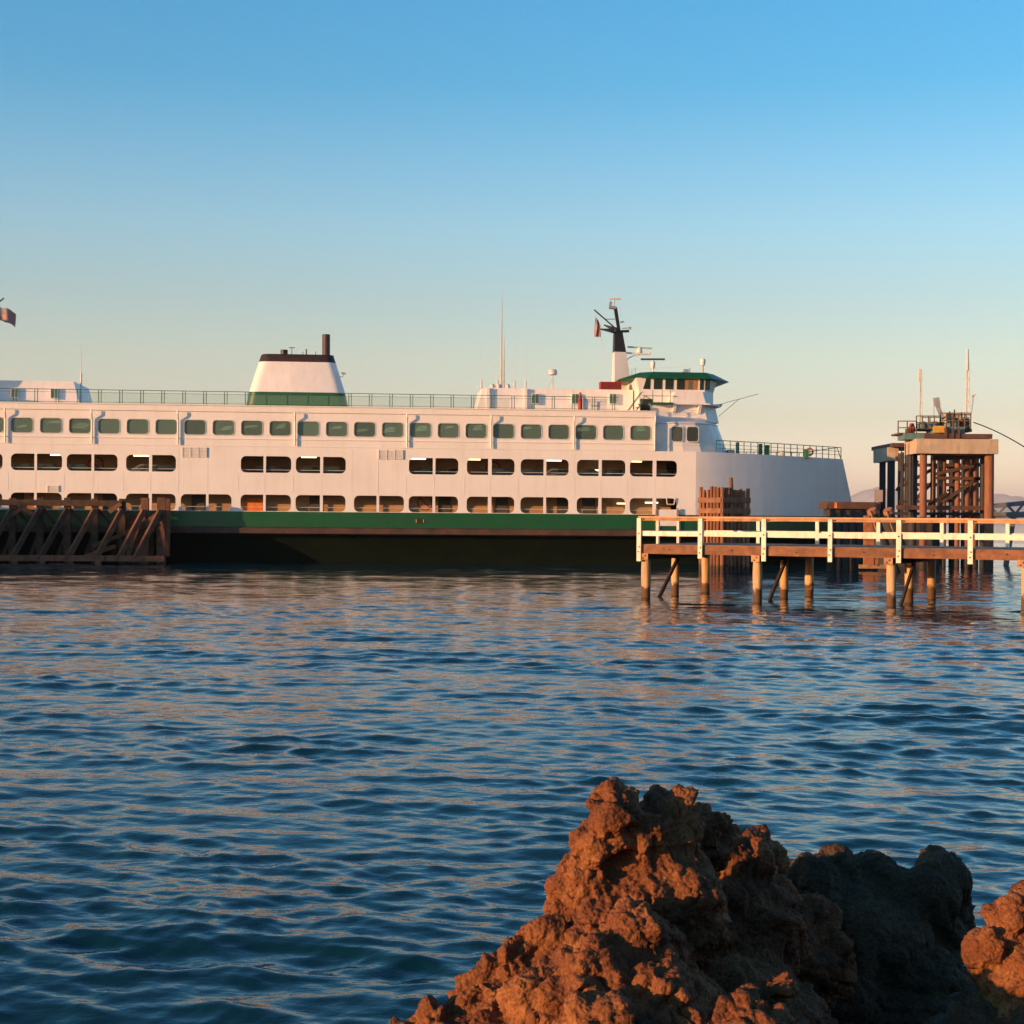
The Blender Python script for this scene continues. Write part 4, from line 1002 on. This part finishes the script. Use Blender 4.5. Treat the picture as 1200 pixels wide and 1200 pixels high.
for (a_, b_, Y, m_) in ((1079, 1087.5, YF + .5, steelpile), (1155.5, 1166.5, YF + .5, steelpile), (1150, 1156, YF + 3, darkpile), (1066, 1075.5, YF + 3, darkpile), (1041, 1050, YB + .5, darkpile), (1031.5, 1039, YB + 4.6, darkpile), (1053, 1059.5, YB - 2, darkpile), (1060.5, 1064.5, YB - 4, darkpile)):
    col(a_, b_, 531, Y, m_)  # columns at the back get a dark colour for the shade there
for (a_, b_, Y, m_) in ((1093, 1097.5, YF + 5, steelpile), (1098.5, 1102, YF + 8, darkpile), (1104, 1110, YF + 4.6, steelpile), (1120, 1126, YF + 4.4, steelpile), (1131.5, 1138, YF + 4.6, steelpile), (1140, 1147, YF + 4.8, steelpile), (1127, 1131, YF + 8, darkpile)):
    col(a_, b_, 532, Y, m_, 'timber_leg')
for k, (a_, Y) in enumerate(((1056, YF + 9), (1062, YF + 12), (1070, YF + 9), (1091, YF + 10), (1099, YF + 13), (1113, YF + 11), (1117, YF + 14), (1128, YF + 11), (1136, YF + 13), (1144, YF + 10), (1149, YF + 13))):
    col(a_, a_ + 4 + (k % 3), 530, Y, darkpile, 'timber_leg', 10)
for (x0, y0, x1, y1, Y) in ((1054, 545, 1150, 545, YF + 10.5), (1054, 568, 1150, 568, YF + 10.5), (1054, 588, 1150, 586, YF + 9), (1056, 570, 1100, 546, YF + 11), (1110, 546, 1150, 570, YF + 11), (1090, 590, 1140, 566, YF + 12), (1068, 590, 1092, 566, YF + 11), (1091, 534, 1150, 534, YF + 6)):
    MB().bar(W(x0, y0, Y), W(x1, y1, Y), .2, .3).build('brace', wooddark, tw)
for k in range(9):
    MB().bar(W(1056.5, 600 - 8 * k, YF + 2.5), W(1061, 600 - 8 * k, YF + 2.5), .05).build('ladder_rung', darkpile, tw)
for x_ in (1056.5, 1061): MB().bar(W(x_, 604, YF + 2.5), W(x_, 520, YF + 2.5), .07).build('ladder_rail', darkpile, tw)
for (x0, y0, x1, y1, Y, d_, m_) in ((1086, 497, 1093, 504, YF + 2.2, 1, teal), (1102, 494, 1107, 500, YF + 2.0, .8, brownsteel), (1110, 496, 1114, 501, YF + 1.9, .6, galv), (1118, 493, 1122, 501, YF + 1.9, .6, teal), (1129, 490, 1136, 502, YF + 3.2, .9, brownsteel), (1064, 502, 1072, 507, YF + 2.4, 1, brownsteel)):
    wb(x0, y0, x1, y1, Y, d_, 'machinery_box', m_)
for (x0, y0, x1, y1) in ((1113, 502, 1113, 482), (1118.5, 502, 1118.5, 480), (1110, 486, 1137, 486), (1104, 491, 1112, 486), (1127, 502, 1127, 483)):
    MB().bar(W(x0, y0, YF + 2.3), W(x1, y1, YF + 2.3), .1).build('gantry_bar', brownsteel, tw)
for (x0, y0, x1, y1) in ((1093, 538, 1148, 536), (1094, 556, 1148, 544), (1095, 560, 1148, 561), (1104, 588, 1148, 560), (1088, 592, 1110, 578)):
    MB().bar(W(x0, y0, YF + 4.3), W(x1, y1, YF + 4.3), .18, .28).build('brace', wooddark if y0 > 570 else brownsteel, tw)
for (x0, y0, x1, y1, Y) in ((1050, 535, 1076, 575, YB - 3), (1050, 575, 1076, 540, YB - 3), (1110, 545, 1122, 585, YB), (1110, 575, 1122, 572, YB)):
    MB().bar(W(x0, y0, Y), W(x1, y1, Y), .15, .22).build('brace', brownsteel, tw)
wb(1052, 592, 1156, 598, YF + 2, .6, 'cross_beam', brownsteel)
wb(1044, 600, 1160, 604, YF + 4, 3, 'ramp_deck', darkpile)
wb(1046, 606, 1100, 672, YF + 5, 6, 'counterweight', mat('dark_counterweight', (.05, .045, .045), .8))
wb(1084, 508, 1163, 514, YF + .6, 2.2, 'header_beam', brownsteel)
wb(1060, 507.5, 1086, 515, YF + 1, 2.5, 'girder', teal)
for px in (1108, 1116, 1123): wb(px, 501, px + 2, 514, YF + .5, .4, 'girder_stiffener', brownsteel)
wb(1094, 500, 1131, 508.5, YF + 1.2, 2.5, 'machinery_housing', teal)
wb(1095, 499, 1108, 507, YF + .9, .3, 'housing_panel', yellowm)
plat = wb(1054, 507, 1086, 509.5, YF + 1.5, 3, 'platform', brownsteel)
wb(1077, 502, 1139, 503.5, YF + 1.5, 3.5, 'platform', brownsteel)
wb(1109, 484, 1128, 492, YF + 3.6, 2, 'control_box', mat('tan_box', (.45, .33, .22), .7))
rb = MB()
def trail(px0, px1, yt, yb, Y, n):
    for k in range(n + 1):
        x = px0 + (px1 - px0) * k / n; rb.bar(W(x, yb, Y), W(x, yt, Y), .09)
    for f in (0, .5): rb.bar(W(px0, yt + (yb - yt) * f, Y), W(px1, yt + (yb - yt) * f, Y), .08)
trail(1052.5, 1074, 493.5, 509, YF + 1.6, 2); trail(1074, 1102, 487.5, 503, YF + 1.6, 4); trail(1102, 1137.5, 484, 502, YF + 1.6, 5); trail(1078, 1137, 489, 503, YF + 5, 5)
rb.build('platform_railing', mat('rusty_green_rail', (.12, .10, .07), .7, var=.3), tw)['kind'] = 'stuff'
for (x, y0, y1, w_, m_) in ((1068.5, 506, 496, .55, redm), (1113, 502, 491, .6, brownsteel), (1121.5, 501, 490, .5, black), (1095, 502, 494, 1.0, teal), (1081, 502, 494, .9, teal), (1131, 506, 498, .8, brownsteel), (1127, 500, 493, .7, redm)):
    p = W(x, y0, YF + 2.6); t_ = W(x, y1, YF + 2.6); MB().revolve((p.x, YF + 2.6, p.z), ((w_ * .5, 0), (w_ * .55, (t_.z - p.z) * .5), (w_ * .3, t_.z - p.z)), 10).build('winch_motor', m_, tw, True)
bm_ = MB().bar(W(1105, 492, YF + 3), W(1099, 476, YF + 3), .34, .3).bar(W(1099, 476, YF + 3), W(1096.8, 466, YF + 3), .55, .4)
bm_.build('crane_boom', galv, tw); MB().bar(W(1094.5, 466, YF + 3), W(1094.5, 492, YF + 3), .04).build('hoist_line', grey, tw)
def lattice(px, yt, yb, Y, w_, name):
    p0 = W(px, yb, Y); z1 = W(px, yt, Y).z; b = MB()
    for dx, dy in ((-1, -1), (1, -1), (0, 1)): b.tube((p0.x + dx * w_, Y + dy * w_, p0.z), (p0.x + dx * w_ * .5, Y + dy * w_ * .5, z1), .035, n=5)
    n_ = int((z1 - p0.z) / .5)
    for k in range(n_):
        f0, f1 = k / n_, (k + 1) / n_; wa, wb_ = w_ * (1 - .5 * f0), w_ * (1 - .5 * f1); sg_ = 1 if k % 2 else -1
        b.bar((p0.x - sg_ * wa, Y - wa, p0.z + (z1 - p0.z) * f0), (p0.x + sg_ * wb_, Y - wb_, p0.z + (z1 - p0.z) * f1), .03)
        b.bar((p0.x - sg_ * wa, Y - wa, p0.z + (z1 - p0.z) * f0), (p0.x, Y + wb_, p0.z + (z1 - p0.z) * f1), .03)
    o = b.build(name, mat('pale_mast_paint', (.6, .5, .44), .5), tw)
    return o
lattice(1078.5, 440, 504, YF + 4, .12, 'lattice_mast'); a = W(1078.5, 440, YF + 4); MB().box(a.x - .16, a.x + .1, YF + 3.8, YF + 4.1, a.z - .5, a.z + .55).build('mast_head', lightgrey, tw)
lattice(1133.5, 433, 502, YF + 4, .2, 'lattice_mast'); a = W(1133.8, 434, YF + 4); MB().tube(a, W(1133.8, 409, YF + 4), .16, .1, 8).build('panel_aerial', lightgrey, tw, True)
MB().bar(W(1138, 488, YF + 4), W(1140, 470, YF + 4), .05).bar(W(1140, 463, YF + 4), W(1140.5, 472, YF + 4), .12).bar(W(1140, 465, YF + 4), W(1143.5, 462, YF + 4), .12).build('camera_bracket', lightgrey, tw)
cb_ = MB(); pts = [W(1141 + 80 * f, 495 + 33 * f + 10 * f * f - 6 * f * (1 - f), YF + 2 + 4 * f) for f in [i / 10 for i in range(11)]]
cb_.path(pts, .05, 5).build('stay_cable', rubber, tw)
wb(1132, 503, 1139, 506, YF + 1.5, 2, 'bracket', brownsteel)

sp = thing('transfer_span', 'grey steel truss ramp running right from the lift tower', 'ramp', (0, 0, 0))
spm = mat('grey_span_paint', (.16, .19, .22), .6, var=.15)
YS = 147.0
for Y in (YS, YS + 5):
    fr_ = MB()
    up = lambda f: W(1160 + 240 * f, 593.5 - 24 * f, Y); lo = lambda f: W(1160 + 240 * f, 603 - 8 * f, Y)
    MB().bar(up(0), up(1), .3, .42).build('top_chord', spm, sp); MB().bar(lo(0), lo(1), .3, .34).build('bottom_chord', spm, sp)
    for k in range(12):
        MB().bar(up(k / 12), lo((k + .5) / 12), .16, .2).build('truss_diagonal', spm, sp); MB().bar(lo((k + .5) / 12), up((k + 1) / 12), .16, .2).build('truss_diagonal', spm, sp)
a = W(1160, 604, YS); b = W(1400, 596, YS); MB().prism([(a.x, YS, a.z - .3), (b.x, YS, b.z - .3), (b.x, YS, b.z), (a.x, YS, a.z)], (0, 5, 0)).build('span_deck', spm, sp)
for px in (1188, 1260, 1350):
    MB().bar(W(px, 604, YS + 2), W(px - 10, 668, YS + 2), .4).build('span_pier', spm, sp)

# ================================================================== BOULDERS in the foreground
def rock_mat(name, c1, c2, c3):
    m, n, l, b = _nt(name)
    ge = n.new('ShaderNodeTexCoord')
    n1 = n.new('ShaderNodeTexNoise'); n1.inputs['Scale'].default_value = 3.2; n1.inputs['Detail'].default_value = 8; n1.inputs['Roughness'].default_value = .65; l.new(ge.outputs['Object'], n1.inputs[0])
    cr = n.new('ShaderNodeValToRGB'); l.new(n1.outputs['Fac'], cr.inputs[0])
    cr.color_ramp.elements[0].position = .33; cr.color_ramp.elements[0].color = (*c1, 1); cr.color_ramp.elements[1].position = .68; cr.color_ramp.elements[1].color = (*c3, 1)
    e = cr.color_ramp.elements.new(.5); e.color = (*c2, 1)
    n2 = n.new('ShaderNodeTexNoise'); n2.inputs['Scale'].default_value = 60; n2.inputs['Detail'].default_value = 4; l.new(ge.outputs['Object'], n2.inputs[0])
    mr = n.new('ShaderNodeMapRange'); l.new(n2.outputs['Fac'], mr.inputs[0]); mr.inputs[1].default_value = .3; mr.inputs[2].default_value = .7; mr.inputs[3].default_value = .6; mr.inputs[4].default_value = 1.35
    vm = n.new('ShaderNodeVectorMath'); vm.operation = 'SCALE'; l.new(cr.outputs[0], vm.inputs[0]); l.new(mr.outputs[0], vm.inputs['Scale'])
    l.new(vm.outputs[0], b.inputs['Base Color']); b.inputs['Roughness'].default_value = .8; b.inputs['Specular IOR Level'].default_value = .3
    vo = n.new('ShaderNodeTexVoronoi'); vo.inputs['Scale'].default_value = 38; l.new(ge.outputs['Object'], vo.inputs[0])
    ad = n.new('ShaderNodeMath'); ad.operation = 'SUBTRACT'; l.new(n2.outputs['Fac'], ad.inputs[0]); l.new(vo.outputs['Distance'], ad.inputs[1])
    bp = n.new('ShaderNodeBump'); bp.inputs['Strength'].default_value = .8; bp.inputs['Distance'].default_value = .012; l.new(ad.outputs[0], bp.inputs['Height']); l.new(bp.outputs[0], b.inputs['Normal'])
    return m
def boulder(blobs, voxel, m, label, amp=1.0, seed=0, cell=3.2):
    bm = bmesh.new()
    for (px, py, Y, rpx) in blobs:
        c = W(px, py, Y); r = rpx * Y / FPX
        res = bmesh.ops.create_icosphere(bm, subdivisions=3, radius=r)
        for v in res['verts']:
            k = 1 + .16 * noise.noise(v.co * (1.3 / r) + Vector((px * .1, seed, 0)))
            v.co = Vector((v.co.x * k, v.co.y * k * 1.1, v.co.z * k)) + c
    me = bpy.data.meshes.new('tmp'); bm.to_mesh(me); bm.free()
    ob = bpy.data.objects.new('tmp', me); COL.objects.link(ob)
    md = ob.modifiers.new('remesh', 'REMESH'); md.mode = 'VOXEL'; md.voxel_size = voxel
    sm_ = ob.modifiers.new('smooth', 'SMOOTH'); sm_.factor = .5; sm_.iterations = 14
    dg = bpy.context.evaluated_depsgraph_get(); out = bpy.data.meshes.new_from_object(ob.evaluated_get(dg))
    bpy.data.objects.remove(ob, do_unlink=True)
    nv = len(out.vertices)
    co = np.empty(nv * 3, np.float32); out.vertices.foreach_get('co', co); co = co.reshape(-1, 3)
    no = np.empty(nv * 3, np.float32); out.vertices.foreach_get('normal', no); no = no.reshape(-1, 3)
    d = np.empty(nv, np.float32); off = Vector((seed * 3.1, seed * 1.7, seed))
    V = noise.voronoi; F = noise.fractal
    for i in range(nv):
        p = Vector(co[i]) + off
        w = Vector((noise.noise(p * 4), noise.noise(p * 4 + Vector((7, 0, 0))), noise.noise(p * 4 + Vector((0, 9, 0))))) * .09
        q = p + w
        A1 = V(q * cell); A2 = V(q * cell * 2.7); A3 = V(q * cell * 7.0)
        def facet(A, sc, k):
            c0 = A[1][0]; dv = noise.cell_vector(c0 * 17.3 + off) - Vector((.5, .5, .5))
            edge = min(1.0, (A[0][1] - A[0][0]) * 5.0)
            return ((q * sc - c0).dot(dv) * 1.5 + dv.x * .5) * edge + .45 * (.4 - A[0][0]) - .16 * (1 - edge)
        d[i] = amp * (.105 * facet(A1, cell, 1) + .05 * facet(A2, cell * 2.7, 2) + .019 * facet(A3, cell * 7.0, 3) + .05 * F(p * 1.7, 1.0, 2.0, 4) + .011 * F(p * 24, .7, 2.0, 4))
    co = co + no * d[:, None]
    ctr = co.mean(0); ctr[2] = co[:, 2].min()
    out.vertices.foreach_set('co', (co - ctr).astype(np.float32).ravel())
    out.polygons.foreach_set('use_smooth', np.ones(len(out.polygons), bool))
    out.update(); out.materials.clear(); out.materials.append(m); out.name = 'boulder'
    o = bpy.data.objects.new('boulder', out); COL.objects.link(o); o.location = Vector(ctr)
    return tag(o, label, 'boulder')
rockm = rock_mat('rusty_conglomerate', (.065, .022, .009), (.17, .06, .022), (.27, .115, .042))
rockd = rock_mat('shaded_stone', (.036, .020, .010), (.07, .040, .020), (.11, .066, .034))  # darker stone colour for the boulders in shade, shade included in it
main_blobs = [(723, 957, 9.0, 40), (700, 990, 9.0, 34), (782, 968, 9.2, 46), (824, 984, 9.6, 44), (758, 985, 9.0, 36), (868, 1014, 10.2, 40), (898, 1002, 10.5, 26),
    (668, 1055, 9.0, 34), (690, 1030, 9.0, 40), (640, 1115, 8.8, 40), (600, 1150, 8.7, 44), (560, 1178, 8.6, 40), (512, 1205, 8.5, 36), (475, 1225, 8.5, 36),
    (760, 1060, 9.15, 88), (850, 1095, 10.2, 92), (910, 1130, 10.7, 90), (725, 1130, 8.95, 92), (860, 1220, 9.7, 110), (650, 1210, 8.7, 90), (750, 1250, 8.8, 130), (560, 1270, 8.5, 90), (470, 1300, 8.4, 80),
    (700, 1150, 8.35, 58), (770, 1170, 8.25, 50), (880, 1215, 8.1, 58), (745, 1100, 8.5, 46), (640, 1180, 8.3, 50), (720, 1240, 8.0, 80), (785, 1100, 8.6, 24), (905, 1160, 8.35, 22), (800, 1215, 8.1, 40), (930, 1320, 8.9, 120), (700, 1400, 8.6, 190), (900, 1450, 8.8, 190), (500, 1400, 8.5, 130)]
boulder(main_blobs, .013, rockm, 'big knobbly rust-brown boulder sunlit on its left side with twin peaks', .78, 1, 4.0)
sec_blobs = [(955, 1035, 11.00, 40), (985, 1020, 11.10, 32), (1030, 1032, 11.20, 38), (1100, 1035, 11.30, 42), (1095, 1095, 11.30, 50), (1065, 1060, 11.20, 55), (1000, 1110, 11.10, 95), (1060, 1180, 11.00, 90), (950, 1180, 10.90, 100), (1040, 1300, 11.00, 150), (1080, 1400, 11.00, 180), (930, 1330, 10.90, 120)]
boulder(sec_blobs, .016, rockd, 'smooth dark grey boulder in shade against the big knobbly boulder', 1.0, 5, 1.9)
third_blobs = [(1192, 1080, 9.20, 38), (1155, 1108, 9.10, 24), (1235, 1075, 9.40, 55), (1205, 1150, 9.20, 65), (1270, 1150, 9.40, 100), (1230, 1270, 9.20, 130), (1300, 1350, 9.30, 170), (1200, 1380, 9.10, 140)]
boulder(third_blobs, .016, rockm, 'small rust-red boulder lit at its top beyond the dark boulder', .9, 9)
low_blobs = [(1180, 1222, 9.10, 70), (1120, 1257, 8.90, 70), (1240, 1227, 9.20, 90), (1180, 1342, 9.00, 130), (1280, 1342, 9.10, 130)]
boulder(low_blobs, .016, rockd, 'low grey boulder in deep shade beneath the small rust-red boulder', .8, 14, 2.6)
